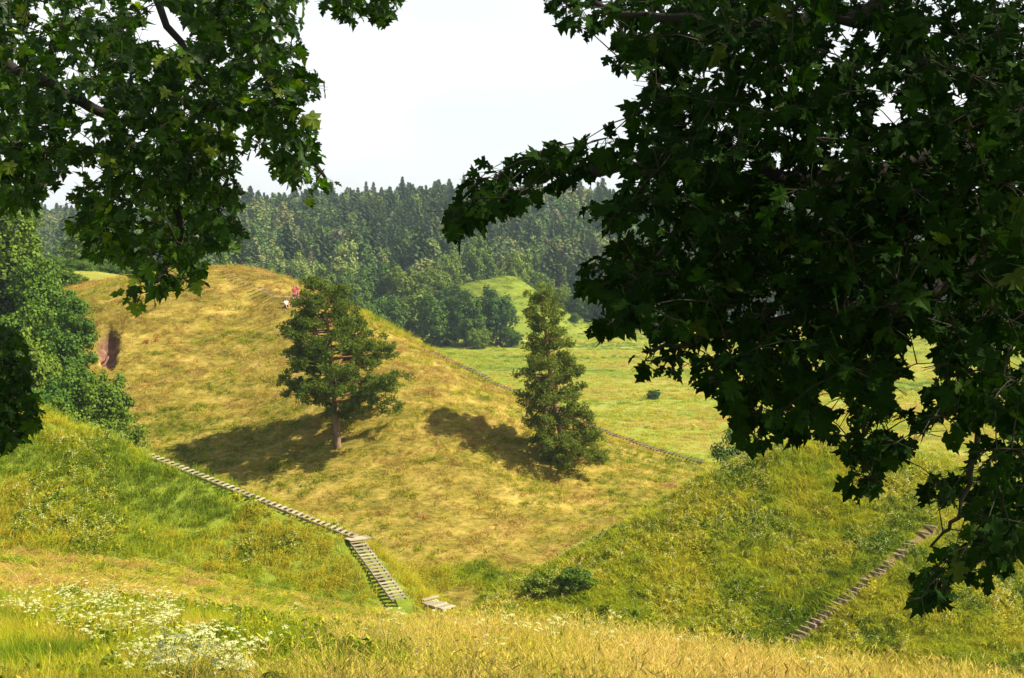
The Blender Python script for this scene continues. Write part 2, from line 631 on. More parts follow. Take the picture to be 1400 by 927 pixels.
# ------------------------------------------------------------------ stairs
WOOD = plain_mat('weathered_wood', (0.24, 0.20, 0.135), (0.44, 0.38, 0.27), 5, 0.85, (1, 9, 9), 0.5)
WOOD_BLACK = plain_mat('blackened_wood', (0.045, 0.038, 0.028), (0.14, 0.12, 0.09), 5, 0.9, (1, 9, 9), 0.5)
WOOD_MID = plain_mat('worn_wood', (0.16, 0.13, 0.09), (0.31, 0.265, 0.195), 5, 0.9, (1, 9, 9), 0.5)
WOOD_DARK = plain_mat('damp_wood', (0.16, 0.13, 0.09), (0.30, 0.26, 0.19), 5, 0.9, (1, 9, 9), 0.5)
EARTHY = plain_mat('earthy_wood', (0.16, 0.12, 0.05), (0.34, 0.27, 0.12), 5, 0.95, (1, 9, 9), 0.5)
paths = []                                   # ground kept clear of tall plants: (points, radius)


def ground_line(P, n):
    """points evenly spread along a surveyed line, laid on the ground"""
    P = np.array(P)
    s = np.r_[0, np.cumsum(np.linalg.norm(np.diff(P[:, :2], axis=0), axis=1))]
    t = np.linspace(0, s[-1], n)
    X, Y, Z = (np.interp(t, s, P[:, k]) for k in range(3))
    h = terrain(X, Y)[0]
    k = np.ones(7) / 7
    z = np.maximum(Z, np.convolve(np.pad(h, 3, mode='edge'), k, 'valid'))
    return np.stack([X, Y, np.maximum(z, h)], 1)


def stairs(name, label, line, n, width, run, lift=0.16, thick=0.06, top=None, stringer=True, clear=0.8, wood=None, group=None, jit=0.012, skip=()):
    wood = wood or WOOD
    P = ground_line(line, n)
    root = thing(name, label, 'stairs', P[n // 2], group)
    o0 = P[n // 2]
    mb = MB()
    mb.box((0, 0, 0), (width, run, thick))
    tm = mb.mesh('tread', [wood])
    dirs = np.gradient(P[:, :2], axis=0)
    for i in range(n):
        if i in skip:
            continue
        rz = math.atan2(dirs[i, 1], dirs[i, 0]) - math.pi / 2
        o = obj('tread', tm, root)
        o.location = (P[i, 0] - o0[0], P[i, 1] - o0[1], P[i, 2] - o0[2] + lift + random.uniform(-jit, jit))
        o.rotation_euler = (random.uniform(-.02, .02), random.uniform(-.02, .02), rz + random.uniform(-.03, .03))
    if stringer:
        d = dirs / (np.linalg.norm(dirs, axis=1)[:, None] + 1e-9)
        for sgn in (-1, 1):
            s = MB()
            c3 = np.c_[P[:, :2] - o0[:2] + sgn * np.c_[-d[:, 1], d[:, 0]] * (width / 2 - 0.09), P[:, 2] - o0[2] + lift - thick / 2 - 0.075]
            for a, b in zip(c3[:-1], c3[1:]):
                v = b - a
                R = np.array(Vector(v).to_track_quat('Y', 'Z').to_matrix())
                s.box((a + b) / 2, (0.06, np.linalg.norm(v) + 0.01, 0.14), R=R)
            obj('stringer', s.mesh('stringer', [WOOD_DARK]), root)
    if top is not None:
        mb = MB()
        mb.box((0, 0, 0), (0.32, top[1], 0.05))
        pm = mb.mesh('plank', [wood])
        e = P[-1] - o0
        a = math.atan2(dirs[-1, 1], dirs[-1, 0]) - math.pi / 2
        k = int(top[0] / 0.33)
        for i in range(k):
            q = (i - (k - 1) / 2) * 0.33
            o = obj('plank', pm, root)
            o.location = (e[0] + math.cos(a) * q + 0.1 * dirs[-1, 0], e[1] + math.sin(a) * q + 0.45, e[2] + lift + 0.15)
            o.rotation_euler = (0, 0, a)
    paths.append((P, clear))
    return P


upper = [unp(205, 626, 97), unp(345, 682, 94.2), unp(485, 737, 92.2)]
stairs('wooden_stairs', 'long weathered plank stairs running diagonally up the left grassy slope', upper[::-1], 40, 0.9, 0.20, lift=0.22, thick=0.07, clear=0.75)
lower = [unp(545, 823, 86.6), unp(515, 782, 89.2), unp(489, 746, 91.4)]
stairs('wooden_stairs', 'short straight plank stairs with a landing at the foot of the left slope', lower, 19, 1.15, 0.19, lift=0.26, thick=0.07, top=(1.7, 0.9), clear=1.1)
rt = [unp(1080, 878, 83.6), unp(1160, 816, 86), unp(1228, 763, 88.5), unp(1272, 722, 91)]
RP = stairs('wooden_stairs', 'grey plank stairs climbing the weedy slope at the right', rt, 32, 0.95, 0.15, lift=0.13, thick=0.12, stringer=False, clear=0.45, wood=WOOD_MID, jit=0.03, skip=(21, 24, 27, 28, 30))
rid = [unp(590, 487, 135.5), unp(650, 516, 133), unp(706, 543, 131)]
rid2 = [unp(780, 577, 128.3), unp(830, 598, 126.6), unp(905, 624, 124), unp(960, 640, 122.7)]
stairs('wooden_stairs', 'dark stepped stairs along the shoulder of the mound behind the slender pine', rid + rid2, 85, 0.85, 0.13, lift=0.34, thick=0.12, stringer=False, clear=0.4, wood=WOOD_BLACK)
hill = [unp(415, 421, 142.5), unp(370, 400, 146), unp(318, 378, 150)]
stairs('wooden_stairs', 'wide grassed over steps up to the top of the mound beside the people', hill, 20, 1.9, 0.08, lift=0.0, thick=0.10, stringer=False, clear=0.0, wood=EARTHY)
brd = [unp(612, 838, 83.5), unp(588, 831, 84.5)]
stairs('wooden_stairs', 'pale boards and few steps going down behind the flowering meadow edge', brd, 6, 1.1, 0.28, lift=0.35, thick=0.07, top=(1.6, 0.3), clear=0.6)
pl = unp(215, 377.5, 154)
mb = MB()
pt = thing('wooden_platform', 'small pale wooden platform on the left rim of the mound top', 'platform', (pl[0], pl[1], H(pl[0], pl[1])))
mb.box((0, 0, 0), (0.3, 1.2, 0.06))
pm = mb.mesh('plank', [WOOD])
for i in range(5):
    o = obj('plank', pm, pt)
    o.location = (-0.66 + 0.33 * i, 0, 0.42)
for sx in (-0.6, 0.6):
    mb = MB()
    mb.box((sx, 0, 0.19), (0.12, 1.0, 0.40))
    obj('beam', mb.mesh('beam', [WOOD_DARK]), pt)
paths.append((np.array([pl]), 1.0))

# ------------------------------------------------------------------ trees: leaf clumps
BARK = plain_mat('grey_bark', (0.09, 0.07, 0.055), (0.20, 0.165, 0.13), 6, 0.95, (1, 1, 0.25), 0.8)
PINE_BARK = plain_mat('pine_bark', (0.13, 0.085, 0.06), (0.27, 0.18, 0.12), 4, 0.95, (1, 1, 0.3), 0.9)
PINE_UPPER = plain_mat('orange_pine_bark', (0.24, 0.11, 0.05), (0.42, 0.21, 0.10), 4, 0.9, (1, 1, 0.4), 0.6)
BIRCH = plain_mat('birch_bark', (0.25, 0.24, 0.22), (0.62, 0.60, 0.56), 3, 0.8, (1, 1, 2), 0.2)
LEAF = foliage_mat('broad_leaf', [(0.0, (0.04, 0.095, 0.010)), (0.35, (0.066, 0.13, 0.012)), (0.65, (0.095, 0.165, 0.015)), (1.0, (0.15, 0.21, 0.02))], trans=0.18)
LEAF_WILLOW = foliage_mat('willow_leaf', [(0.0, (0.15, 0.21, 0.05)), (1.0, (0.23, 0.28, 0.07))], trans=0.2)
LEAF_BUSH = foliage_mat('thicket_leaf', [(0.0, (0.05, 0.12, 0.009)), (0.5, (0.08, 0.155, 0.011)), (1.0, (0.14, 0.21, 0.016))], trans=0.2)
LEAF_SHRUB = foliage_mat('shrub_leaf', [(0.0, (0.08, 0.15, 0.01)), (0.5, (0.13, 0.20, 0.014)), (1.0, (0.2, 0.25, 0.02))], trans=0.25)
SPRUCE = foliage_mat('spruce_needles', [(0.0, (0.035, 0.072, 0.018)), (0.6, (0.056, 0.10, 0.022)), (1.0, (0.095, 0.135, 0.028))], trans=0.12)
LEAF_WOOD = foliage_mat('forest_leaf', [(0.0, (0.055, 0.11, 0.018)), (0.5, (0.085, 0.15, 0.024)), (0.85, (0.13, 0.19, 0.032)), (1.0, (0.19, 0.17, 0.06))], trans=0.12)
PINE = foliage_mat('pine_needles', [(0.0, (0.075, 0.125, 0.013)), (0.5, (0.11, 0.165, 0.017)), (1.0, (0.165, 0.205, 0.028))], trans=0.35, island=0.9)


def leaf_cloud(mb, C, R, n, leaf, r, shell=0.55, m=0, up=0.25):
    """leaf faces through an ellipsoid clump, denser to its outside"""
    d = rand_dirs(n, r)
    rad = shell + (1 - shell) * r.random(n) ** 0.6
    rad *= 1 + 0.12 * r.normal(size=n)
    P = np.array(C) + d * rad[:, None] * np.array(R)
    nn = d + 0.55 * rand_dirs(n, r) + np.array([0, 0, up])
    nn /= np.linalg.norm(nn, axis=1)[:, None]
    U = np.cross(nn, rand_dirs(n, r))
    U /= np.linalg.norm(U, axis=1)[:, None]
    Vv = np.cross(nn, U)
    s = leaf * (0.6 + 0.8 * r.random(n))[:, None]
    mb.rhombs(P, U * s * 0.5, Vv * s * 0.62, m)


def broad_crown(seed, h, w, n, leaf, base=0.12, lobes=22, top=1.0, sub=3):
    """crown of many uneven clumps round a trunk; unit: metres"""
    r = np.random.default_rng(seed)
    mb = MB()
    tk = MB()
    hz = h * (1 - base)
    cz = h * base + hz * 0.48
    centres = []
    for i in range(lobes):
        for _ in range(30):
            d = rand_dirs(1, r)[0]
            rr = 0.35 + 0.45 * r.random()
            p = np.array([d[0] * w * rr, d[1] * w * rr, cz + d[2] * hz * 0.5 * rr * 1.1])
            if all(np.linalg.norm((p - q) / np.array([w, w, hz * .5])) > 0.24 for q in centres):
                break
        centres.append(p)
    tot = np.array([0.75 + 0.6 * r.random() for _ in centres])
    for p, s in zip(centres, tot):
        R = np.array([w * 0.36, w * 0.36, hz * 0.155]) * s
        k = int(n / lobes / (sub + 1) * s * s)
        leaf_cloud(mb, p, R, k, leaf, r, 0.7, up=0.35)
        for _ in range(sub):
            q = p + rand_dirs(1, r)[0] * R * 0.95
            leaf_cloud(mb, q, R * (0.32 + 0.3 * r.random()), k, leaf, r, 0.45, up=0.35)
    tk.tube([(0, 0, -0.6), (0.04 * w, 0, h * 0.15), (0.0, 0.05 * w, h * 0.4), (0.03 * w, 0, h * 0.75)], [0.028 * h * .7, 0.02 * h, 0.014 * h, 0.004 * h], 8)
    for p in centres[:14]:
        a = np.array([0.02 * w, 0.02 * w, h * (base + 0.1 + 0.3 * r.random())])
        mid = (a + p) / 2 + np.array([0, 0, 0.05 * h])
        tk.tube([a, mid, p], [0.008 * h, 0.005 * h, 0.002 * h], 5)
    return mb, tk


def spruce_mesh(seed, h=24, w=3.2, leaf=0.55, mat=None):
    r = np.random.default_rng(seed)
    mb = MB()
    mb.tube([(0, 0, -1), (0, 0, h * 0.5), (0, 0, h)], [0.26, 0.17, 0.02], 6, 1)
    z = h * 0.10
    C, U, Vv = [], [], []
    while z < h * 0.99:
        t = z / h
        rad = w * (1 - t) ** 0.8 * (0.8 + 0.35 * r.random())
        k = max(4, int(9 * (1 - t) + 4))
        a0 = r.random() * 6.28
        for i in range(k):
            a = a0 + i * 6.283 / k + r.normal() * 0.15
            ln = rad * (0.7 + 0.45 * r.random()) + 0.12
            m = max(2, int(ln / 0.33))
            for q in range(m):
                f = (q + 0.6) / m
                dr = np.array([math.cos(a), math.sin(a), -0.35 - 0.25 * f])
                p = np.array([math.cos(a) * ln * f, math.sin(a) * ln * f, z - 0.30 * ln * f + 0.18 * ln * f * f])
                sd = np.array([-math.sin(a), math.cos(a), r.normal() * 0.35])
                for sg in (-1, 1):
                    C.append(p + sd * sg * 0.18 * leaf + np.array([0, 0, -0.15 * leaf * r.random()]))
                    U.append((sd * 0.42 + dr * 0.25 * sg + np.array([0, 0, -0.25])) * leaf * (0.8 + 0.5 * r.random()))
                    Vv.append(dr * leaf * 0.5)
        z += (0.40 + 0.32 * (1 - t)) * h / 24
    mb.rhombs(np.array(C), np.array(U), np.array(Vv), 0)
    return mb.mesh('spruce', [mat or SPRUCE, BARK])


def tree_thing(name, label, cat, group, loc, proto, h, wscale=1.0, rz=0.0):
    """a tree of trunk and crown scaled from a prototype"""
    s = h / proto['h']
    t = thing(name, label, cat, loc, group, rz, (s * wscale, s * wscale, s))
    obj('trunk', proto['trunk'], t)
    obj('crown', proto['crown'], t)
    return t


def broad_proto(seed, h, w, n, leaf, mat, bark=BARK, **k):
    mb, tk = broad_crown(seed, h, w, n, leaf, **k)
    return dict(h=h, w=w, crown=mb.mesh('crown', [mat]), trunk=tk.mesh('trunk', [bark], True))


# thicket in the hollow left of the mound ---------------------------------------------------
near_p = [broad_proto(20 + i, 8.0, 3.6, 17000, 0.21, LEAF_BUSH, base=0.02, lobes=26) for i in range(3)]
tall_p = broad_proto(31, 16.0, 4.2, 15000, 0.34, LEAF_BUSH, base=0.03, lobes=34)
TH = 'trees and bushes of the thicket left of the mound'
thicket = [   # pixel x, pixel y of the top, distance, half width m, label
    (8, 278, 146, 4.2, 'tall green tree rising at the left edge above the thicket', 'tall'),
    (-55, 330, 138, 4.5, 'tree at the very left margin beside the tall green tree', 'n'),
    (56, 350, 141, 3.6, 'dark bushy tree directly right of the tall green tree', 'n'),
    (82, 388, 139, 3.1, 'bushy tree touching the left rim of the mound, uppermost on that edge', 'n'),
    (25, 400, 130, 4.2, 'dense green bush below the tall green tree', 'n'),
    (86, 446, 130, 3.1, 'bush right beside the bare earth slip on the mound', 'n'),
    (42, 440, 124, 3.4, 'bush in the middle of the thicket, left of the earth slip', 'n'),
    (-10, 460, 121, 4.4, 'bush behind the low hanging maple spray at the left edge', 'n'),
    (98, 500, 121, 3.0, 'bush left of and a little below the bare earth slip on the mound', 'n'),
    (58, 512, 116, 3.2, 'rounded bush in the lower middle of the thicket', 'n'),
    (35, 505, 113, 3.8, 'bush right of the low hanging maple spray, above the grassy slope', 'n'),
    (138, 510, 118.5, 2.7, 'rounded bush under the bare earth slip, left of the lowest rounded bush', 'n'),
    (160, 556, 114, 2.6, 'lowest rounded bush above the top of the long stairs', 'n'),
    (105, 552, 110.5, 2.8, 'low bush along the grassy crest, second from the top of the long stairs', 'n'),
    (84, 366, 168, 2.4, 'low bush before the yellow terrace behind the mound, just left of the yellow patch', 'n'),
    (62, 362, 166, 2.6, 'low bush between the tall green tree and the yellow terrace', 'n'),
    (-30, 540, 109, 4.0, 'low bush along the grassy crest at the left edge of the picture', 'n'),
    (72, 540, 108.5, 2.8, 'low bush along the grassy crest where the crest is highest', 'n')]
for i, (px, py, D, hw, lab, kd) in enumerate(thicket):
    p = unp(px, py, D)
    g = H(p[0], p[1]) - 0.4
    h = max(2.5, p[2] - g)
    pr = tall_p if kd == 'tall' else near_p[i % 3]
    tree_thing('bush' if kd == 'n' else 'tree', lab, 'bush' if kd == 'n' else 'tree', TH, (p[0], p[1], g), pr, h, hw / pr['w'] / (h / pr['h']), i * 1.7)

# trees behind the mound and at the foot of the forest --------------------------------------
mid_p = [broad_proto(40 + i, 16.0, 5.6, 14000, 0.42, LEAF, base=0.02, lobes=30) for i in range(4)]
wil_p = [broad_proto(50 + i, 18.0, 6.6, 12000, 0.48, LEAF_WILLOW, base=0.03, lobes=24) for i in range(2)]
ORD = ['first', 'second', 'third', 'fourth', 'fifth', 'sixth', 'seventh', 'eighth', 'ninth', 'tenth', 'eleventh', 'twelfth', 'thirteenth', 'fourteenth']


def far_tree(px, py, D, hw, lab, protos, grp, name='broadleaf_tree', k=[0]):
    k[0] += 1
    p = unp(px, py, D)
    g = H(p[0], p[1]) - 0.3
    h = max(2.0, p[2] - g)
    pr = protos[k[0] % len(protos)]
    return tree_thing(name, lab, 'tree' if h > 4 else 'bush', grp, (p[0], p[1], g), pr, h, hw / pr['w'] / (h / pr['h']), k[0] * 2.4)


G1 = 'broadleaf trees of the grove between the mound and the small green mound'
front = [(448, 412, 398, 6), (488, 398, 402, 6.6), (527, 405, 396, 6), (560, 394, 400, 6.8), (600, 400, 397, 6.8), (637, 404, 395, 6.2)]
for i, (x, y, D, w) in enumerate(front):
    far_tree(x, y, D, w, 'green tree in the front row of the grove by the meadow, %s from the left' % ORD[i], mid_p, G1)
far_tree(672, 390, 399, 6.6, 'dark round dense tree at the right end of the grove', [mid_p[1]], G1)
far_tree(700, 446, 394, 3.6, 'low bush at the right foot of the dark round tree', mid_p, G1)
far_tree(655, 447, 388, 3.4, 'low bush at the meadow edge below the dark round tree', mid_p, G1)
back = [(440, 372, 430, 6), (480, 366, 436, 6), (515, 360, 440, 6.5), (552, 362, 436, 6), (588, 372, 432, 6), (618, 388, 428, 5)]
for i, (x, y, D, w) in enumerate(back):
    far_tree(x, y, D, w, 'tree in the back row of the grove, %s from the left' % ORD[i], mid_p, G1)
for i, (x, y, D, w) in enumerate([(345, 352, 486, 7), (376, 340, 482, 7.5), (412, 342, 478, 8), (468, 333, 480, 8.5)]):
    far_tree(x, y, D, w, 'pale grey green willow before the dark forest, %s from the left' % ORD[i], wil_p, 'pale willows in front of the forest')
G2 = 'trees showing over the shoulder of the mound'
for i, (x, y, D, w) in enumerate([(300, 345, 440, 6), (330, 366, 410, 5.5), (368, 372, 405, 6), (405, 376, 400, 6), (436, 384, 396, 5)]):
    far_tree(x, y, D, w, 'tree peeping over the right shoulder of the mound, %s from the left' % ORD[i], mid_p, G2)
G3 = 'trees at the foot of the forest right of the small green mound'
for i, (x, y, D, w) in enumerate([(615, 340, 484, 7), (655, 336, 488, 7), (705, 345, 478, 6), (738, 372, 472, 5.5), (770, 388, 470, 5), (800, 392, 466, 5), (835, 398, 464, 5), (870, 402, 462, 5.5), (905, 405, 462, 5.5)]):
    far_tree(x, y, D, w, 'tree along the foot of the forest above the small green mound, %s from the left' % ORD[i], mid_p, G3)
far_tree(786, 429, 436, 1.9, 'little bush alone on the right flank of the small green mound', mid_p, None, 'bush')
p = on_ground(893, 546, 180)
far_tree(893, 533, p[1], 1.6, 'single dark green bush standing in the open meadow', mid_p, None, 'bush')
far_tree(1012, 578, 150, 3.0, 'bushy green tree behind the crest of the weedy slope', [near_p[0]], None, 'bush')
far_tree(1085, 585, 152, 2.2, 'small bush behind the crest of the weedy slope, half hidden by maple leaves', [near_p[1]], None, 'bush')
far_tree(112, 318, 245, 3.8, 'round green tree standing above the hedge behind the mound', [mid_p[2]], None)
for i, (x, y, D, w) in enumerate([(40, 352, 226, 2.6), (68, 347, 222, 2.6), (95, 352, 225, 2.6), (120, 350, 221, 2.4), (147, 353, 224, 2.4), (172, 356, 222, 2.2), (195, 358, 226, 2.2)]):
    far_tree(x, y, D, w, 'low hedge bush on the terrace behind the mound, %s from the left' % ORD[i], near_p, 'low hedge behind the mound', 'bush')
shrub_p = broad_proto(33, 2.6, 1.6, 9000, 0.11, LEAF_SHRUB, base=0.0, lobes=22)
for i, (x, y, D, w, lab) in enumerate([(752, 787, 90.3, 1.5, 'dark green shrub at the lower tip of the weedy slope'),
                                       (790, 792, 89.5, 1.3, 'shrub right beside the dark shrub at the lower tip of the weedy slope'),
                                       (728, 800, 90.5, 0.8, 'smallest shrub at the far left tip of the weedy slope')]):
    far_tree(x, y, D, w, lab, [shrub_p], 'shrubs at the tip of the weedy slope', 'shrub')

# ------------------------------------------------------------------ the two maples' outlines in the photograph (survey of where their leaves hang)
RIGHT = [(735, -20), (765, 25), (765, 40), (800, 50), (826, 28), (842, 60), (832, 92), (893, 90), (882, 125), (864, 160), (850, 172), (800, 180), (740, 205), (690, 215),
         (652, 225), (628, 262), (606, 300), (614, 330), (640, 325), (680, 288), (740, 275), (790, 245), (836, 226), (862, 245), (846, 262), (820, 268), (796, 285), (806, 302), (838, 318),
         (880, 292), (925, 290), (905, 312), (880, 322), (832, 350), (797, 364), (792, 396), (830, 402), (846, 420), (815, 436), (808, 465), (842, 460), (872, 442), (897, 460),
         (868, 492), (880, 512), (940, 510), (985, 540), (1000, 572), (1012, 602), (1040, 620), (1100, 596), (1142, 602), (1150, 645), (1150, 680), (1182, 685), (1204, 648), (1236, 630),
         (1242, 600), (1300, 606), (1324, 580), (1345, 600), (1325, 640), (1272, 650), (1260, 692), (1308, 690), (1340, 718), (1308, 748), (1268, 765), (1245, 790), (1250, 832),
         (1286, 825), (1312, 790), (1356, 805), (1385, 752), (1430, 740), (1430, -20)]
R_HOLES = [(1258, 482, 24), (1262, 515, 16), (1238, 538, 22), (1215, 155, 17), (1238, 138, 9), (1160, 40, 15), (1142, 64, 13), (1128, 80, 8), (1230, 100, 8), (1275, 45, 10), (1300, 120, 9),
           (1020, 222, 10), (1056, 244, 9), (1062, 215, 7), (1092, 100, 8), (1062, 65, 8), (1290, 592, 20), (1330, 470, 8), (1232, 588, 12), (1128, 545, 14), (1010, 510, 10), (1050, 505, 8),
           (1220, 665, 12), (1395, 495, 10), (1350, 588, 12), (1100, 22, 8), (1315, 20, 8), (930, 380, 6), (1180, 600, 6), (1150, 190, 7), (1160, 555, 9), (1045, 130, 7), (965, 120, 6)]
LEFT = [(-30, -20), (418, -20), (412, 25), (398, 42), (412, 72), (404, 90), (425, 92), (434, 112), (437, 136), (424, 160), (434, 200), (432, 218), (455, 240), (464, 262), (440, 270), (437, 287),
        (420, 272), (416, 252), (392, 248), (376, 238), (380, 208), (364, 205), (340, 228), (333, 200), (312, 190), (320, 230), (333, 290), (328, 338), (302, 350), (290, 332), (276, 372), (268, 394),
        (242, 392), (226, 424), (206, 426), (166, 414), (160, 400), (206, 374), (152, 350), (126, 350), (100, 320), (90, 300), (112, 288), (86, 270), (92, 255), (112, 250), (104, 215), (84, 222),
        (80, 250), (58, 268), (42, 290), (0, 290), (-30, 290)]
L_HOLES = [(228, 36, 24), (215, 14, 10), (100, 100, 10), (128, 140, 13), (118, 188, 10), (60, 12, 8), (116, 12, 8), (330, 175, 9), (300, 90, 6), (130, 232, 12), (345, 110, 6), (250, 150, 5), (60, 110, 6), (178, 268, 5)]
LOW = [(-30, 440), (22, 452), (44, 480), (30, 520), (54, 562), (48, 590), (20, 610), (-30, 616)]
SPRIG = [(440, -20), (545, -20), (538, 14), (520, 30), (497, 24), (470, 30), (447, 15)]


def inside(poly, x, y):
    x, y = np.asarray(x, float), np.asarray(y, float)
    P = np.array(poly, float)
    r = np.zeros(x.shape, bool)
    j = len(P) - 1
    for i in range(len(P)):
        c_ = (P[i, 1] > y) != (P[j, 1] > y)
        xi = (P[j, 0] - P[i, 0]) * (y - P[i, 1]) / (P[j, 1] - P[i, 1] + 1e-12) + P[i, 0]
        r ^= c_ & (x < xi)
        j = i
    return r


def edge_dist(poly, x, y):
    P = np.array(poly, float)
    A, B = P, np.roll(P, -1, 0)
    d = np.full(np.shape(x), 1e9)
    for a, b in zip(A, B):
        ab = b - a
        t = np.clip(((x - a[0]) * ab[0] + (y - a[1]) * ab[1]) / (ab @ ab + 1e-9), 0, 1)
        d = np.minimum(d, np.hypot(x - a[0] - t * ab[0], y - a[1] - t * ab[1]))
    return d


# ------------------------------------------------------------------ forest on the far slope
spr = [spruce_mesh(60 + i, 25, 5.4 + 0.6 * i, 0.8) for i in range(4)]


def forest_broad(seed, mat, bark, h=22, w=5.2):
    mb, tk = broad_crown(seed, h, w, 3600, 0.85, base=0.18, lobes=18, sub=2)
    V = np.concatenate(tk.V)
    out = MB()
    out.V, out.T, out.Q, out.tm, out.qm, out.n = mb.V, mb.T, mb.Q, mb.tm, mb.qm, mb.n
    out.add(V, Q=np.concatenate(tk.Q), m=1)
    return out.mesh('forest_tree', [mat, bark])


LEAF_PALE = foliage_mat('birch_leaf', [(0.0, (0.085, 0.135, 0.04)), (0.6, (0.115, 0.16, 0.05)), (1.0, (0.17, 0.165, 0.08))], trans=0.12)
brd_f = [forest_broad(70 + i, LEAF_WOOD, BARK) for i in range(3)]
pal_f = [forest_broad(80 + i, LEAF_PALE, BIRCH, 22, 4.4) for i in range(2)]
fr = np.random.default_rng(5)
FT = []
sp = 10.4
for gx_ in np.arange(-420, 430, sp):
    for gy_ in np.arange(455, 980, sp):
        x, y = gx_ + fr.uniform(-4.2, 4.2), gy_ + fr.uniform(-4.2, 4.2)
        if abs(x) > 0.44 * y + 8 or y < forest_edge(x) + 2 + 5 * fr.random():
            continue
        if (x + 2) ** 2 / 45 ** 2 + (y - 446) ** 2 / 34 ** 2 < 1:
            continue
        FT.append((x, y))
FT = np.array(FT)
fz = terrain(FT[:, 0], FT[:, 1])[0] - 0.4
kindn = fbm(FT[:, 0] * 0.016, FT[:, 1] * 0.016, 4, 3) + 0.16 * fr.normal(size=len(FT))
right_edge = sstep(0, 60, FT[:, 0]) * sstep(560, 480, FT[:, 1])
kind_ = np.where(kindn - 0.2 * right_edge + 0.08 * sstep(640, 860, FT[:, 1]) * sstep(-150, -60, FT[:, 0]) < 0.39, 0, np.where(kindn < 0.68, 1, 2))
hs = (0.95 + fr.uniform(-0.32, 0.27, len(FT)) * sstep(950, 650, FT[:, 1]) + fr.uniform(-0.10, 0.10, len(FT))) * np.where(kind_ == 0, 1.04, 0.98) * (1 - 0.12 * right_edge)
# what of each tree is in sight: fill a coarse picture from the nearest tree back
occ = np.zeros((180, 350), bool)
cx, cy = np.meshgrid(np.arange(350) * 4 + 2, np.arange(180) * 4 + 2)
occ |= inside(RIGHT, cx, cy) | inside(LEFT, cx, cy)
occ |= cy > np.interp(cx, [0, 60, 165, 280, 330, 400, 430, 500, 600, 640, 700, 715, 740, 1400], [345, 345, 350, 345, 340, 345, 370, 360, 395, 380, 395, 470, 470, 470])
tpx, tpy, tpd = proj(np.c_[FT, fz + 23 * hs])
bpx, bpy_, _ = proj(np.c_[FT, fz])
seen = np.zeros(len(FT))
for i in np.argsort(FT[:, 1]):
    hw = (2.2 if kind_[i] == 0 else 3.2) * F / FT[i, 1]
    x0, x1 = int(max(0, (tpx[i] - hw) / 4)), int(min(350, (tpx[i] + hw) / 4 + 1))
    y0, y1 = int(max(0, tpy[i] / 4)), int(min(180, bpy_[i] / 4 + 1))
    if x1 <= x0 or y1 <= y0:
        continue
    s = occ[y0:y1, x0:x1]
    seen[i] = (~s).sum()
    s[:] = True
order = np.argsort(-seen)
single = order[:300]
FL = [('spruce_tree', 'dark pointed spruce in the hazy forest on the far slope', 'dark spruces of the far forest', spr),
      ('broadleaf_tree', 'round green broadleaf tree in the hazy forest on the far slope', 'green broadleaf trees of the far forest', brd_f),
      ('birch_tree', 'pale loose crowned birch in the hazy forest on the far slope', 'pale birches of the far forest', pal_f)]
for i in single:
    nm, lab, grp, ms = FL[kind_[i]]
    o = obj(nm, ms[i % len(ms)])
    o.location = (FT[i, 0], FT[i, 1], fz[i])
    o.rotation_euler = (0, 0, fr.random() * 6.28)
    o.scale = (hs[i] * fr.uniform(.9, 1.15), hs[i] * fr.uniform(.9, 1.15), hs[i])
    zone = ('high' if tpy[i] < 285 else 'low') + ' on the far slope ' + ('beyond the left thicket' if tpx[i] < 250 else 'behind the big mound' if tpx[i] < 560 else 'beyond the small green mound')
    lab = {0: 'dark pointed spruce ', 1: 'round green broadleaf tree ', 2: 'pale loose crowned birch '}[kind_[i]] + zone
    tag(o, lab, 'tree', grp.replace('of the far forest', zone))
rest = order[300:]
rest = rest[(FT[rest, 1] < 960)]

# ------------------------------------------------------------------ scattering of what nobody could count


def protos(name, meshes):
    cc = bpy.data.collections.new(name)
    for i, m in enumerate(meshes):
        cc.objects.link(bpy.data.objects.new('%s_%02d' % (name, i), m))
    return cc


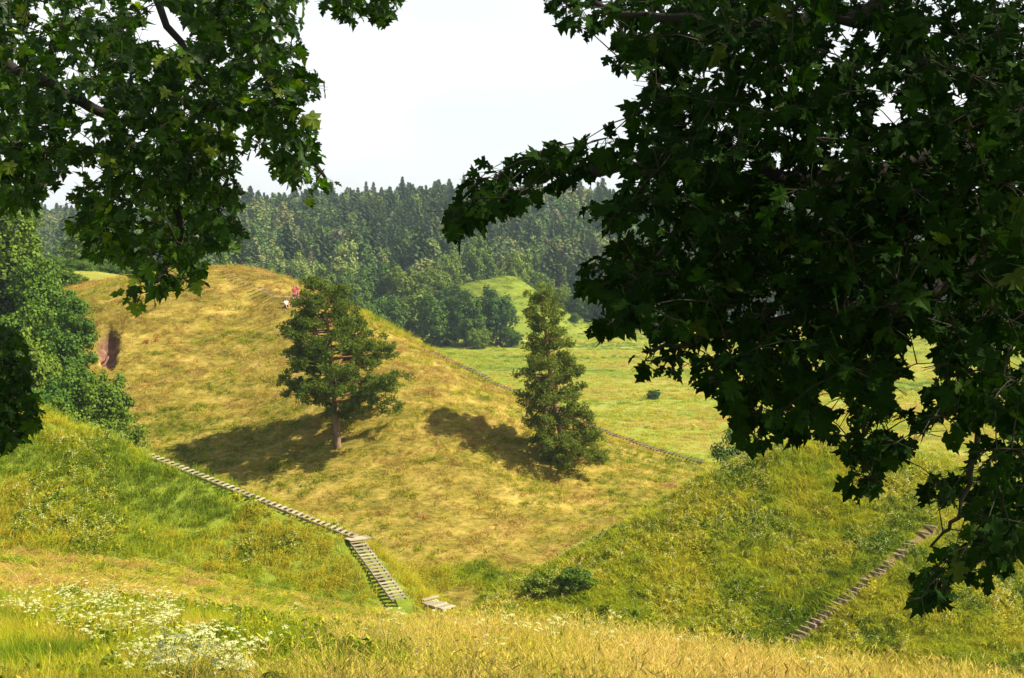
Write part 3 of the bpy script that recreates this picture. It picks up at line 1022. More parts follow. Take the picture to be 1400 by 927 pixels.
def scatter(name, label, cat, P, rot, scale, idx, tint, coll):
    n = len(P)
    me = bpy.data.meshes.new(name)
    me.vertices.add(n)
    me.vertices.foreach_set('co', np.asarray(P, np.float32).ravel())
    for nm, ty, v in (('rot', 'FLOAT_VECTOR', rot), ('size', 'FLOAT_VECTOR', scale), ('idx', 'INT', idx), ('tint', 'FLOAT', tint)):
        a = me.attributes.new(nm, ty, 'POINT')
        if ty == 'FLOAT_VECTOR':
            a.data.foreach_set('vector', np.asarray(v, np.float32).ravel())
        else:
            a.data.foreach_set('value', np.asarray(v, np.int32 if ty == 'INT' else np.float32).ravel())
    o = obj(name, me)
    g = bpy.data.node_groups.new(name, 'GeometryNodeTree')
    g.interface.new_socket('Geometry', in_out='INPUT', socket_type='NodeSocketGeometry')
    g.interface.new_socket('Geometry', in_out='OUTPUT', socket_type='NodeSocketGeometry')
    a, z = g.nodes.new('NodeGroupInput'), g.nodes.new('NodeGroupOutput')
    ip = g.nodes.new('GeometryNodeInstanceOnPoints')
    ci = g.nodes.new('GeometryNodeCollectionInfo')
    ci.inputs['Collection'].default_value = coll
    ci.inputs['Separate Children'].default_value = True
    ci.inputs['Reset Children'].default_value = True
    lk = g.links.new

    def na(nm, ty):
        k = g.nodes.new('GeometryNodeInputNamedAttribute')
        k.data_type = ty
        k.inputs['Name'].default_value = nm
        return next(s for s in k.outputs if s.enabled and s.name == 'Attribute')
    lk(a.outputs[0], ip.inputs['Points'])
    lk(ci.outputs[0], ip.inputs['Instance'])
    ip.inputs['Pick Instance'].default_value = True
    lk(na('idx', 'INT'), ip.inputs['Instance Index'])
    lk(na('rot', 'FLOAT_VECTOR'), ip.inputs['Rotation'])
    lk(na('size', 'FLOAT_VECTOR'), ip.inputs['Scale'])
    lk(ip.outputs[0], z.inputs[0])
    md = o.modifiers.new('scatter', 'NODES')
    md.node_group = g
    tag(o, label, cat, kind='stuff')
    return o


fidx = np.where(kind_[rest] == 0, rest % 4, np.where(kind_[rest] == 1, 4 + rest % 3, 7 + rest % 2))
scatter('far_forest', 'dense mixed forest filling the far slope behind the single trees', 'forest', np.c_[FT[rest], fz[rest]],
        np.c_[np.zeros((len(rest), 2)), fr.random(len(rest)) * 6.28], np.repeat(hs[rest][:, None], 3, 1), fidx, fr.random(len(rest)), protos('forest_kind', spr + brd_f + pal_f))

# ------------------------------------------------------------------ grasses and flowers
GRASS = foliage_mat('grass_blades', [(0.0, (0.05, 0.125, 0.006)), (0.25, (0.25, 0.33, 0.010)), (0.5, (0.47, 0.47, 0.018)), (0.68, (0.50, 0.385, 0.04)), (0.86, (0.57, 0.425, 0.10)), (1.0, (0.42, 0.255, 0.085))],
                    'tint', 0.35, 0.6, 0.12, 0.28, tcol=(1.0, 1.0, 0.55))
STALK = foliage_mat('dry_stalks', [(0.0, (0.48, 0.47, 0.05)), (0.5, (0.66, 0.53, 0.11)), (1.0, (0.68, 0.47, 0.17))], 'tint', 0.3, 0.7, 0.1, 0.5, tcol=(1, 1, 0.7))
UMBEL = foliage_mat('white_umbels', [(0.0, (0.56, 0.60, 0.24)), (1.0, (0.80, 0.80, 0.48))], 'tint', 0.5, 0.8, 0.05, 0.6, tcol=(1, 1, 0.8))
CREAM = foliage_mat('cream_florets', [(0.0, (0.62, 0.60, 0.28)), (1.0, (0.80, 0.78, 0.46))], 'tint', 0.25, 0.8, 0.05, 0.9, tcol=(1, 1, 0.8))
WEED = foliage_mat('weed_leaves', [(0.0, (0.07, 0.15, 0.008)), (0.5, (0.29, 0.34, 0.014)), (1.0, (0.54, 0.46, 0.03))], 'tint', 0.3, 0.6, 0.15, 0.5)
PURPLE = foliage_mat('purple_heads', [(0.0, (0.30, 0.10, 0.28)), (1.0, (0.48, 0.20, 0.42))], 'tint', 0.2, 0.8, 0.05, 0.6, tcol=(1, 1, 1))
br = np.random.default_rng(11)


def blades(mb, n, h, w, spread, bend, r, lean=(0, 0), m=0, seg=3, hj=0.4):
    for _ in range(n):
        a = r.random() * 6.283
        b = np.array([r.normal() * spread, r.normal() * spread, -0.04])
        hh = h * (1 - hj + 2 * hj * r.random())
        d = np.array([math.cos(a), math.sin(a)]) * bend * (0.4 + 0.9 * r.random()) + np.array(lean)
        sd = np.array([-math.sin(a), math.cos(a), 0]) * w
        P, k = [], np.linspace(0, 1, seg + 1)
        for t in k:
            sag = 1 - 0.35 * np.hypot(*d) * t * t
            P.append(b + np.array([d[0] * hh * t * t, d[1] * hh * t * t, hh * t * sag]))
        wd = (1 - k ** 2) * 0.9 + 0.1
        V, Q, T = [], [], []
        for i in range(seg):
            V += [P[i] - sd * wd[i], P[i] + sd * wd[i]]
        V.append(P[seg])
        for i in range(seg - 1):
            Q.append((2 * i, 2 * i + 1, 2 * i + 3, 2 * i + 2))
        T.append((2 * seg - 2, 2 * seg - 1, 2 * seg))
        mb.add(V, T=T, Q=Q, m=m)


def tuft(n, h, w, spread, bend, seed, lean=(0, 0), seg=3, mats=None):
    mb = MB()
    blades(mb, n, h, w, spread, bend, np.random.default_rng(seed), lean, seg=seg)
    return mb.mesh('tuft', mats or [GRASS])


def stalk_tuft(seed, n=13, h=0.50):
    r = np.random.default_rng(seed)
    mb = MB()
    for _ in range(n):
        b = np.array([r.normal() * 0.13, r.normal() * 0.13, 0])
        hh = h * (0.65 + 0.6 * r.random())
        ln = r.normal(size=2) * 0.13
        a = r.random() * 3.14
        sd = np.array([math.cos(a), math.sin(a), 0])
        P = [b, b + np.array([ln[0] * .3, ln[1] * .3, hh * .55]), b + np.array([ln[0], ln[1], hh])]
        w = 0.0018
        mb.add([P[0] - sd * w, P[0] + sd * w, P[1] - sd * w, P[1] + sd * w, P[2] - sd * w * .7, P[2] + sd * w * .7], Q=[(0, 1, 3, 2), (2, 3, 5, 4)])
        hl, hw = 0.04 + 0.03 * r.random(), 0.003 + 0.004 * r.random()
        for q in range(2):
            s2 = np.array([math.cos(a + q * 1.57), math.sin(a + q * 1.57), 0]) * hw
            t = P[2]
            up = np.array([ln[0] * .4, ln[1] * .4, hl])
            mb.add([t, t + up * .5 - s2, t + up * .5 + s2, t + up * 1.2], Q=[(0, 1, 3, 2)])
    blades(mb, 10, h * 0.55, 0.003, 0.12, 0.5, r, seg=2)
    return mb.mesh('stalk_tuft', [STALK])


def umbel(mb, c_, rad, r, m):
    """a flat head of small white florets"""
    k = 16
    for i in range(k):
        q = rad * math.sqrt((i + 0.4) / k)
        a = i * 2.4 + r.normal() * 0.2
        p = np.array(c_) + np.array([q * math.cos(a), q * math.sin(a), 0.25 * rad * (1 - (q / rad) ** 2) + r.normal() * 0.06 * rad])
        f = rad * (0.22 + 0.10 * r.random())
        n_ = np.array([q / rad * math.cos(a) * .7 + r.normal() * .25, q / rad * math.sin(a) * .7 + r.normal() * .25, 1])
        n_ /= np.linalg.norm(n_)
        u = np.cross(n_, [1, 0.1, 0])
        u /= np.linalg.norm(u)
        v = np.cross(n_, u)
        th = np.arange(5) * 1.2566 + r.random()
        V = [p + n_ * 0.2 * f] + [p + f * (math.cos(t) * u + math.sin(t) * v) for t in th]
        mb.add(V, T=[(0, j + 1, (j + 1) % 5 + 1) for j in range(5)], m=m)


def umbel_plant(seed, h=0.70, heads=7, rad=0.042, leafy=26):
    r = np.random.default_rng(seed)
    mb = MB()
    top = np.array([r.normal() * .05, r.normal() * .05, h * 0.6])
    mb.tube([(0, 0, -.03), top * 0.5, top], [0.007, 0.006, 0.005], 4)
    for i in range(heads):
        a = i * 2.4 + r.random()
        q = 0.05 + 0.30 * r.random()
        e = np.array([q * math.cos(a), q * math.sin(a), h * (0.82 + 0.3 * r.random())])
        mb.tube([top * (0.6 + 0.4 * r.random()), (top + e) / 2 + np.array([0, 0, 0.02]), e], [0.004, 0.003, 0.003], 3)
        umbel(mb, e, rad * (0.6 + 0.7 * r.random()), r, 1)
    C = np.c_[r.normal(size=leafy) * .14, r.normal(size=leafy) * .14, h * (0.08 + 0.55 * r.random(leafy))]
    d = rand_dirs(leafy, r)
    u = np.cross(d, [0, 0, 1.0])
    mb.rhombs(C, d * 0.09, u * 0.022, 0)
    return mb.mesh('umbel_plant', [WEED, UMBEL])


def weed_clump(seed, h=0.6, n=70, leaf=0.10, fl=10, w=0.32, fm=CREAM, fs=0.030):
    r = np.random.default_rng(seed)
    mb = MB()
    C = np.c_[r.normal(size=n) * w * .55, r.normal(size=n) * w * .55, h * r.random(n) ** 0.7]
    C[:, 2] *= np.exp(-0.8 * (C[:, 0] ** 2 + C[:, 1] ** 2) / w ** 2)
    d = rand_dirs(n, r) + np.array([0, 0, 0.4])
    d /= np.linalg.norm(d, axis=1)[:, None]
    u = np.cross(d, rand_dirs(n, r))
    u /= np.linalg.norm(u, axis=1)[:, None]
    s = leaf * (0.6 + 0.8 * r.random(n))[:, None]
    mb.rhombs(C, d * s, u * s * 0.33, 0)
    for _ in range(fl):
        p = np.array([r.normal() * w * .5, r.normal() * w * .5, 0])
        p[2] = h * (0.75 + 0.45 * r.random()) * math.exp(-0.5 * (p[0] ** 2 + p[1] ** 2) / w ** 2)
        leaf_cloud(mb, p, (fs, fs, fs * 0.7), 8, fs * 1.0, r, 0.5, m=1)
    return mb.mesh('weed_clump', [WEED, fm])


TUFTS = protos('tuft', [tuft(30, 0.30, 0.003, 0.15, 0.7, 201), tuft(30, 0.26, 0.0035, 0.16, 0.9, 202), tuft(32, 0.38, 0.003, 0.14, 0.5, 203, (0.3, -0.1)), tuft(32, 0.40, 0.003, 0.14, 0.5, 204, (0.3, -0.15)),
                        tuft(36, 0.36, 0.0026, 0.14, 0.45, 205), tuft(36, 0.43, 0.0026, 0.13, 0.4, 206)])
HAY = protos('hay_tuft', [tuft(14, 0.40, 0.016, 0.22, 1.0, 211, (1.1, -0.5), 2), tuft(14, 0.36, 0.016, 0.22, 1.2, 212, (1.3, -0.2), 2), tuft(12, 0.30, 0.018, 0.22, 1.5, 213, (-0.3, -0.4), 2)])
LUSH = protos('lush_tuft', [tuft(24, 0.72, 0.017, 0.26, 0.75, 221, (0.55, -0.45), 3), tuft(24, 0.62, 0.017, 0.26, 0.8, 222, (0.75, -0.3), 3), tuft(22, 0.5, 0.02, 0.3, 1.0, 223, (0.4, -0.6), 3)])
WEEDS = protos('weed_clump', [weed_clump(231, 0.5, 90, 0.09, 4), weed_clump(232, 0.6, 100, 0.09, 6), weed_clump(233, 0.42, 80, 0.10, 1), weed_clump(234, 0.68, 90, 0.085, 9, 0.28), weed_clump(235, 0.55, 90, 0.13, 0)])
NEARWEEDS = protos('leafy_weed', [weed_clump(271, 0.42, 150, 0.05, 0, 0.22), weed_clump(272, 0.5, 160, 0.06, 0, 0.2), weed_clump(273, 0.34, 140, 0.045, 0, 0.26)])
STALKS = protos('stalk_tuft', [stalk_tuft(241), stalk_tuft(242, 14, 0.44), stalk_tuft(243, 12, 0.57)])
UMBELS = protos('umbel_plant', [umbel_plant(251), umbel_plant(252, 0.78, 9), umbel_plant(253, 0.62, 6, 0.05), umbel_plant(254, 0.56, 8, 0.036)])
THISTLE = protos('thistle', [weed_clump(261, 0.6, 60, 0.035, 7, 0.16, PURPLE, 0.016), weed_clump(262, 0.7, 60, 0.035, 9, 0.15, PURPLE, 0.015)])


def field(n, x0, x1, y0, y1, keep, r, margin=60):
    """random ground points of an area that are in or near the picture"""
    x, y = r.uniform(x0, x1, n), r.uniform(y0, y1, n)
    k = np.abs(x) < 0.43 * y + 1.5
    x, y = x[k], y[k]
    h, w, pit = terrain(x, y)
    R = regions(x, y, w, pit)
    px, py, _ = proj(np.c_[x, y, h])
    k = keep(x, y, h, w, R, px, py) & (py < 927 + 160) & (R[4] < 0.3)
    for P, rad in paths:
        bad = np.zeros(len(x), bool)
        near = (x > P[:, 0].min() - 3) & (x < P[:, 0].max() + 3) & (y > P[:, 1].min() - 3) & (y < P[:, 1].max() + 3) & k
        ix = np.where(near)[0]
        if len(ix):
            d = np.min(np.hypot(x[ix, None] - P[None, :, 0], y[ix, None] - P[None, :, 1]), axis=1)
            bad[ix] = d < rad
        k &= ~bad
    return x[k], y[k], h[k]


def put(name, label, cat, pts, coll, ncoll, r, tint, s0=0.7, s1=1.3, spin=6.28, tilt=0.12, sz=None, choose=None, sink=0.02):
    x, y, h = pts
    n = len(x)
    rot = np.c_[r.normal(size=(n, 2)) * tilt, r.uniform(-spin / 2, spin / 2, n)]
    s = r.uniform(s0, s1, n)
    S3 = np.repeat(s[:, None], 3, 1)
    if sz is not None:
        S3 = S3 * np.asarray(sz)
    idx = r.integers(0, ncoll, n) if choose is None else choose
    return scatter(name, label, cat, np.c_[x, y, h - sink], rot, S3, idx, tint, coll)


r = np.random.default_rng(300)
# mown slope of the mound
pts = field(120000, -60, 46, 26, 172, lambda x, y, h, w, R, px, py: (R[0] > 0.5) & (fbm(x * 0.9 + y * 0.5, y * 1.5 - x * 0.7, 6, 3) > 0.43 + 0.1 * (r.random(len(x)) - 0.5)), r)
x, y, h = pts
patch = fbm(x * 0.10 + 3, y * 0.08, 2, 4)
streak = fbm((x * 0.8 + y * 0.3) * 0.35, (y * 0.8 - x * 0.3) * 1.1, 3, 3)
px_, py_, _ = proj(np.c_[x, y, h])
greener = np.exp(-(((px_ - 640) / 200) ** 2 + ((py_ - 650) / 75) ** 2)) + 0.5 * np.exp(-(((px_ - 260) / 120) ** 2 + ((py_ - 540) / 60) ** 2))
tint = 0.62 - 0.20 * greener - 0.06 * sstep(620, 760, px_) + 0.24 * sstep(560, 250, px_) * sstep(600, 470, py_) + 0.08 * np.exp(-((px_ - 560) / 90) ** 2 - ((py_ - 500) / 40) ** 2) + 2.3 * (patch - 0.5) + 2.6 * (streak - 0.5) + 1.1 * (fbm(x * 0.9, y * 1.3, 1, 2) - 0.5) + 0.17 * r.normal(size=len(x))
put('mown_grass', 'matted straw coloured mown grass on the mound', 'grass', pts, HAY, 3, r, np.clip(tint, 0.15, 1), 0.6, 1.35, 2.2, 0.25)
# lush combed grass at the left slope, the ditch and the mound's far shoulder
pts = field(60000, -58, 30, 72, 165, lambda x, y, h, w, R, px, py: (R[1] > 0.5) & (y > 60), r)
x, y, h = pts
tint = 0.52 + 1.4 * (fbm(x * 0.13, y * 0.13, 1, 3) - 0.5) + 0.7 * (fbm(x * 0.8 - y * 0.5, y * 0.5, 4, 2) - 0.5) + 0.07 * r.normal(size=len(x))
put('lush_grass', 'long combed green grass on the left slope', 'grass', pts, LUSH, 3, r, np.clip(tint, 0.14, 0.60), 0.5, 1.15, 1.4, 0.12)
pts = field(5200, -50, -8, 80, 104, lambda x, y, h, w, R, px, py: (w == 3) & (fbm(x * 0.18, y * 0.25, 6, 3) > 0.60 - 0.12 * (px < 150)), r)
put('slope_weeds', 'flowering weeds among the long grass of the left slope', 'weeds', pts, WEEDS, 5, r, np.clip(0.45 + 0.2 * r.normal(size=len(pts[0])), 0, 1), 0.7, 1.3)
# weeds with pale florets at the right slope
pts = field(46000, -2, 50, 66, 122, lambda x, y, h, w, R, px, py: R[2] > 0.5, r)
x, y, h = pts
tint = 0.52 + 1.5 * (fbm(x * 0.5, y * 0.5, 3, 4) - 0.5) + 0.12 * r.normal(size=len(x))
d_ = np.min(np.hypot(x[:, None] - RP[None, :, 0] + 1.1, y[:, None] - RP[None, :, 1] - 0.5), axis=1)
tint -= 0.45 * np.exp(-(d_ / 1.2) ** 2)
gs = r.random(len(x)) < 0.38 + 1.6 * (fbm(x * 0.3, y * 0.3, 5, 3) - 0.35)
put('weeds', 'dense weeds with cream florets on the right slope', 'weeds', tuple(v[~gs] for v in pts), WEEDS, 5, r, np.clip(tint[~gs], 0.02, 1), 0.5, 1.15)
put('slope_grass', 'yellow green grass between the weeds of the right slope', 'grass', tuple(v[gs] for v in pts), LUSH, 3, r, np.clip(0.20 + 0.45 * tint[gs], 0.15, 0.56), 0.55, 1.1)
# valley meadow
pts = field(60000, -150, 170, 128, 470, lambda x, y, h, w, R, px, py: (w == 0) & (R[3] < 0.3) & (r.random(len(x)) < 260 / (y + 60)), r)
x, y, h = pts
tint = 0.43 + 2.0 * (fbm(x * 0.03, y * 0.07, 5, 4) - 0.5) - 0.50 * np.exp(-((x + 2) / 32) ** 2 - ((y - 446) / 28) ** 2) + 0.10 * r.normal(size=len(x))
put('meadow_grass', 'tall grass of the valley meadow', 'grass', pts, LUSH, 3, r, np.clip(tint, 0.1, 0.85), 0.6, 1.3, 6.28, 0.1, (1.8, 1.8, 0.8))
pts = field(9000, -60, 150, 128, 440, lambda x, y, h, w, R, px, py: (w == 0) & (R[3] < 0.2) & (fbm(x * 0.04, y * 0.09, 7, 3) > 0.56), r)
put('meadow_flowers', 'pale flowering patches of the valley meadow', 'flowers', pts, WEEDS, 4, r, np.clip(0.9 + 0.2 * r.normal(size=len(pts[0])), 0.5, 1), 0.7, 1.3, sz=(1.6, 1.6, 0.9))
# meadow edge in front of the photographer
FORE = lambda x, y, h, w, R, px, py: (w == 4) & (R[0] < 0.5)
pts = field(56000, -30, 24, 9, 52, FORE, r)
x, y, h = pts
lf = sstep(-1.0, -4.5, x + 0.06 * (y - 20) + 2.2 * (fbm(x * 0.3, y * 0.3, 1, 3) - 0.5))           # greener towards the left
tint = 0.55 - 0.20 * lf + 1.9 * (fbm(x * 0.35, y * 0.35, 4, 3) - 0.5) + 0.08 * r.normal(size=len(x))
put('foreground_grass', 'tall meadow grass in the foreground', 'grass', pts, TUFTS, 6, r, np.clip(tint, 0.12, 1), 0.6, 1.15)
pts = field(25000, -12, 24, 9, 46, FORE, r)
x, y, h = pts
lf = sstep(-1.0, -4.0, x + 0.06 * (y - 20) + 2.2 * (fbm(x * 0.3, y * 0.3, 1, 3) - 0.5))
k = (r.random(len(x)) > lf) & (fbm(x * 0.5, y * 0.5, 2, 3) > 0.36)
pts = tuple(v[k] for v in pts)
put('dry_stalks', 'dry straw stalks with seed heads in the foreground meadow', 'grass', pts, STALKS, 3, r, np.clip(0.55 + 1.1 * (fbm(pts[0] * 0.4, pts[1] * 0.4, 6, 3) - 0.5) + 0.15 * r.normal(size=k.sum()), 0, 1), 0.6, 1.1)


def umbel_zone(x, y, h, w, R, px, py):
    px, py, _ = proj(np.c_[x, y, h + 0.6])
    a = 0.45 * np.exp(-(((px - 265) / 70) ** 2 + ((py - 898) / 38) ** 2))
    b = 0.30 * np.exp(-(((px - 165) / 105) ** 2 + ((py - 830 - 0.12 * (px - 165)) / 20) ** 2))
    e = 0.012 * np.exp(-((py - np.interp(px, [400, 550, 740, 900, 1050, 1200, 1400], [826, 832, 828, 860, 874, 894, 922])) / 14) ** 2) * (px > 380)
    g = 0.07 * np.exp(-(((px - 790) / 120) ** 2 + ((py - 846) / 16) ** 2))
    return FORE(x, y, h, w, R, px, py) & (r.random(len(x)) < np.maximum.reduce([a, b, e, g]) + 0.001)


pts = field(26000, -16, 18, 11, 58, umbel_zone, r)
put('cow_parsley', 'white flowering umbels of cow parsley in the foreground meadow', 'flowers', pts, UMBELS, 4, r, np.clip(0.5 + 0.25 * r.normal(size=len(pts[0])), 0, 1), 0.65, 1.05)
pts = field(9000, -20, 18, 10, 50, lambda x, y, h, w, R, px, py: FORE(x, y, h, w, R, px, py) & (fbm(x * 0.5, y * 0.5, 7, 2) > 0.62 - 0.06 * (px < 180)), r)
put('leafy_weeds', 'green leafy weeds among the foreground grass', 'weeds', pts, NEARWEEDS, 3, r, np.clip(0.35 + 0.2 * r.normal(size=len(pts[0])), 0, 1), 0.6, 1.1)
th = [(320, 855), (437, 885), (432, 892), (570, 905), (580, 915), (595, 922), (650, 918), (680, 915), (690, 920), (420, 880), (1010, 920), (860, 915), (640, 922), (670, 925)]
tp = []
for px, py in th:
    for _ in range(1):
        q = on_ground(px + r.normal() * 9, py + 18 + r.normal() * 4, 9, 60, 0.1)
        tp.append(q)
tp = np.array(tp)
put('purple_knapweed', 'purple knapweed heads low in the foreground meadow', 'flowers', (tp[:, 0], tp[:, 1], tp[:, 2]), THISTLE, 2, r, r.random(len(tp)), 0.8, 1.1)

# ------------------------------------------------------------------ the two pines on the mound
def pine(label, name, base, top_xyz, prof, seed, bare, lowleft=None, scale_px=15.8):
    """prof: list of (height fraction, reach left m, reach right m)"""
    r = np.random.default_rng(seed)
    base, topp = np.array(base), np.array(top_xyz) - np.array(base)
    root = thing(name, label, 'tree', base)
    hgt = topp[2]
    ts = np.linspace(0, 1, 10)
    bow = np.array([0.25, 0.1, 0]) * np.sin(ts * math.pi)[:, None] * (1 if seed % 2 else -1)
    line = ts[:, None] * topp + bow
    line[:, :2] = (ts ** 0.85)[:, None] * topp[:2] + bow[:, :2]
    rad = 0.30 * (1 - ts) ** 0.8 + 0.02
    k = 6
    t1, t2 = MB(), MB()
    l0 = np.vstack([line[:1] - np.array([0, 0, 0.8]), line])
    r0 = np.r_[rad[0] * 1.35, rad]
    t1.tube(l0[:k], r0[:k], 10)
    t2.tube(l0[k - 1:], r0[k - 1:], 8)
    obj('trunk', t1.mesh('trunk', [PINE_BARK], True), root)
    obj('upper_trunk', t2.mesh('upper_trunk', [PINE_UPPER], True), root)
    pf = np.array(prof)
    br_, nd = MB(), MB()
    C, U, Vv = [], [], []

    def at(t):
        return np.array([np.interp(t, ts, line[:, q]) for q in range(3)])
    nb = 104
    for i in range(nb):
        t = bare + (1 - bare) * ((i + r.random()) / nb)
        az = i * 2.4 + r.normal() * 0.3
        Lr, Rr = np.interp(t, pf[:, 0], pf[:, 1]), np.interp(t, pf[:, 0], pf[:, 2])
        ca = math.cos(az)
        reach = (Rr * (1 + ca) / 2 + Lr * (1 - ca) / 2)
        reach *= 0.92 + 0.28 * r.random() - (0.5 * r.random() if r.random() < 0.35 else 0)
        if reach < 0.25:
            continue
        slope = -0.12 + 0.65 * t + 0.22 * r.normal()
        a = at(max(0.02, t - slope * 0.35 * reach / hgt))
        e = at(t)
        e = np.array([e[0] + reach * ca, e[1] + reach * math.sin(az), e[2] + r.normal() * 0.25 + 0.10 * reach * (t - 0.2)])
        mid = (a + e) / 2 + np.array([0, 0, -0.10 * reach * (1 - t) + 0.05])
        br_.tube([a, mid, e], [0.022 + 0.016 * reach, 0.012 + 0.008 * reach, 0.008], 5)
        pads = max(2, int(reach * 2.0))
        for q in range(pads):
            f = 0.40 + 0.62 * (q + 0.5) / pads
            p = (1 - f) ** 2 * a + 2 * f * (1 - f) * mid + f * f * e if f < 1 else e
            off = np.array([-math.sin(az), ca, 0]) * r.normal() * 0.32 * (0.4 + reach * 0.22) + np.array([0, 0, 0.12 + 0.26 * r.normal()])
            c_ = p + off
            br_.tube([p, c_], [0.008, 0.005], 3)
            m = int(28 + 26 * r.random())
            d = rand_dirs(m, r)
            tuf = c_ + d * np.array([0.50, 0.50, 0.40]) * (0.75 + 0.25 * min(1, reach / 2)) * (0.3 + 0.7 * r.random(m))[:, None]
            for tt in tuf:
                nn = 4
                g = rand_dirs(nn, r) + np.array([0, 0, 0.55]) + 0.4 * (tt - c_)[None]
                g /= np.linalg.norm(g, axis=1)[:, None]
                s = np.cross(g, rand_dirs(nn, r))
                s /= np.linalg.norm(s, axis=1)[:, None]
                C.append(tt + g * 0.075)
                U.append(s * 0.038)
                Vv.append(g * 0.125)
    nd.rhombs(np.concatenate(C), np.concatenate(U), np.concatenate(Vv))
    obj('branches', br_.mesh('branches', [PINE_UPPER], True), root)
    obj('crown', nd.mesh('crown', [PINE]), root)
    return root


b1 = on_ground(462, 613, 100)
t1 = unp(440, 388, b1[1])
pine('broad dark Scots pine with bare lower trunk on the face of the mound', 'pine_tree', b1, t1,
     [(0.20, 0.5, 1.2), (0.25, 1.0, 3.2), (0.29, 1.6, 4.6), (0.33, 3.6, 5.4), (0.38, 4.4, 6.0), (0.43, 3.3, 6.3), (0.5, 3.2, 6.0), (0.58, 3.4, 5.0), (0.66, 3.6, 4.2), (0.75, 3.4, 3.3), (0.85, 2.9, 2.4), (0.93, 2.0, 1.7), (1.0, 0.9, 0.6)], 5, 0.19)
b2 = on_ground(778, 638, 100)
t2 = unp(741, 396, b2[1])
pine('slender tall Scots pine with branches down to the ground on the mound', 'pine_tree', b2, t2,
     [(0.0, 2.0, 3.4), (0.06, 2.1, 3.6), (0.14, 2.4, 3.3), (0.22, 2.8, 3.0), (0.3, 2.8, 2.4), (0.42, 2.9, 2.5), (0.52, 2.6, 2.6), (0.6, 2.7, 2.2), (0.68, 1.8, 1.9), (0.78, 1.2, 1.6), (0.86, 2.0, 1.3), (0.93, 1.8, 1.2), (1.0, 0.6, 0.6)], 6, 0.03)

# ------------------------------------------------------------------ the maples that frame the view
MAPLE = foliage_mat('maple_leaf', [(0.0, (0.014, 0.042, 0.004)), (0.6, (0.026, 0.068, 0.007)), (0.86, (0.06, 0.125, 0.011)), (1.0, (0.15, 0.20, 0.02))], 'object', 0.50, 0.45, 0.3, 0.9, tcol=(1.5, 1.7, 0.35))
MAPLE_SHADE = foliage_mat('shaded_maple_leaf', [(0.0, (0.008, 0.025, 0.003)), (0.7, (0.014, 0.038, 0.004)), (0.97, (0.022, 0.052, 0.006)), (1.0, (0.05, 0.075, 0.01))], 'object', 0.22, 0.7, 0.05, 0.9, tcol=(1.5, 1.7, 0.35))  # darker copy of the maple leaf, deep shade put into the colour
MAPLE_BARK = plain_mat('maple_bark', (0.018, 0.016, 0.013), (0.045, 0.04, 0.032), 9, 0.95, (1, 1, 0.3), 0.8)
TWIG = plain_mat('maple_twig', (0.014, 0.014, 0.008), (0.03, 0.028, 0.016), 20, 0.8)
half = [(0.0, 0.0), (0.17, -0.07), (0.40, -0.02), (0.33, 0.10), (0.30, 0.17), (0.46, 0.22), (0.66, 0.40), (0.50, 0.43), (0.46, 0.55), (0.36, 0.52), (0.20, 0.47), (0.24, 0.62), (0.34, 0.70), (0.20, 0.76), (0.13, 0.85), (0.0, 1.06)]


def leaf_shape(seed, simple=False):
    r = np.random.default_rng(seed)
    hf = half if not simple else [half[i] for i in (0, 2, 4, 6, 10, 12, 15)]
    R = [(x * (1 + .08 * r.normal()), y * (1 + .05 * r.normal())) for x, y in hf]
    Lh = [(-x * (1 + .08 * r.normal()), y * (1 + .05 * r.normal())) for x, y in hf[1:-1]][::-1]
    out = R + Lh
    V = [(0, 0.33)] + out
    V = np.array(V)
    fold, curl, tw = 0.10 + 0.22 * r.random(), 0.12 + 0.25 * r.random(), 0.12 * r.normal()
    z = fold * np.abs(V[:, 0]) - curl * V[:, 1] ** 2 - 0.25 * np.maximum(0, np.abs(V[:, 0]) - 0.3) + tw * V[:, 0] * V[:, 1] + 0.02 * r.normal(size=len(V))
    z[0] -= 0.03
    n = len(out)
    return np.c_[V, z], np.array([(0, i + 1, (i + 1) % n + 1) for i in range(n)])


LV = [leaf_shape(400 + i) for i in range(5)]
LS = [leaf_shape(410 + i, True) for i in range(3)]


def frames(n, r, out, droop=0.55, up=0.75):
    """leaf bases: y axis = leaf tip, z axis = upper face"""
    tip = np.asarray(out) * 0.8 + 0.75 * rand_dirs(n, r) + np.array([0, 0, -droop])
    tip /= np.linalg.norm(tip, axis=1)[:, None]
    nz = np.array([0, 0, up]) + 0.75 * rand_dirs(n, r) + np.asarray(out) * 0.35
    nz -= (nz * tip).sum(1)[:, None] * tip
    nz /= np.linalg.norm(nz, axis=1)[:, None]
    X = np.cross(tip, nz)
    return np.stack([X, tip, nz], 2)


def merged_leaves(name, P, M, s, shapes, parent, r, mat):
    V, T, off = [], [], 0
    pick = r.integers(0, len(shapes), len(P))
    for k, (v, t) in enumerate(shapes):
        ix = np.where(pick == k)[0]
        if not len(ix):
            continue
        W_ = np.einsum('nij,vj->nvi', M[ix], v) * s[ix, None, None] + P[ix, None, :]
        V.append(W_.reshape(-1, 3))
        T.append((t[None] + (np.arange(len(ix)) * len(v))[:, None, None] + off).reshape(-1, 3))
        off += len(ix) * len(v)
    o = obj(name, raw_mesh(name, np.concatenate(V), [np.concatenate(T)], [mat]), parent)
    o['kind'] = 'stuff'
    return o


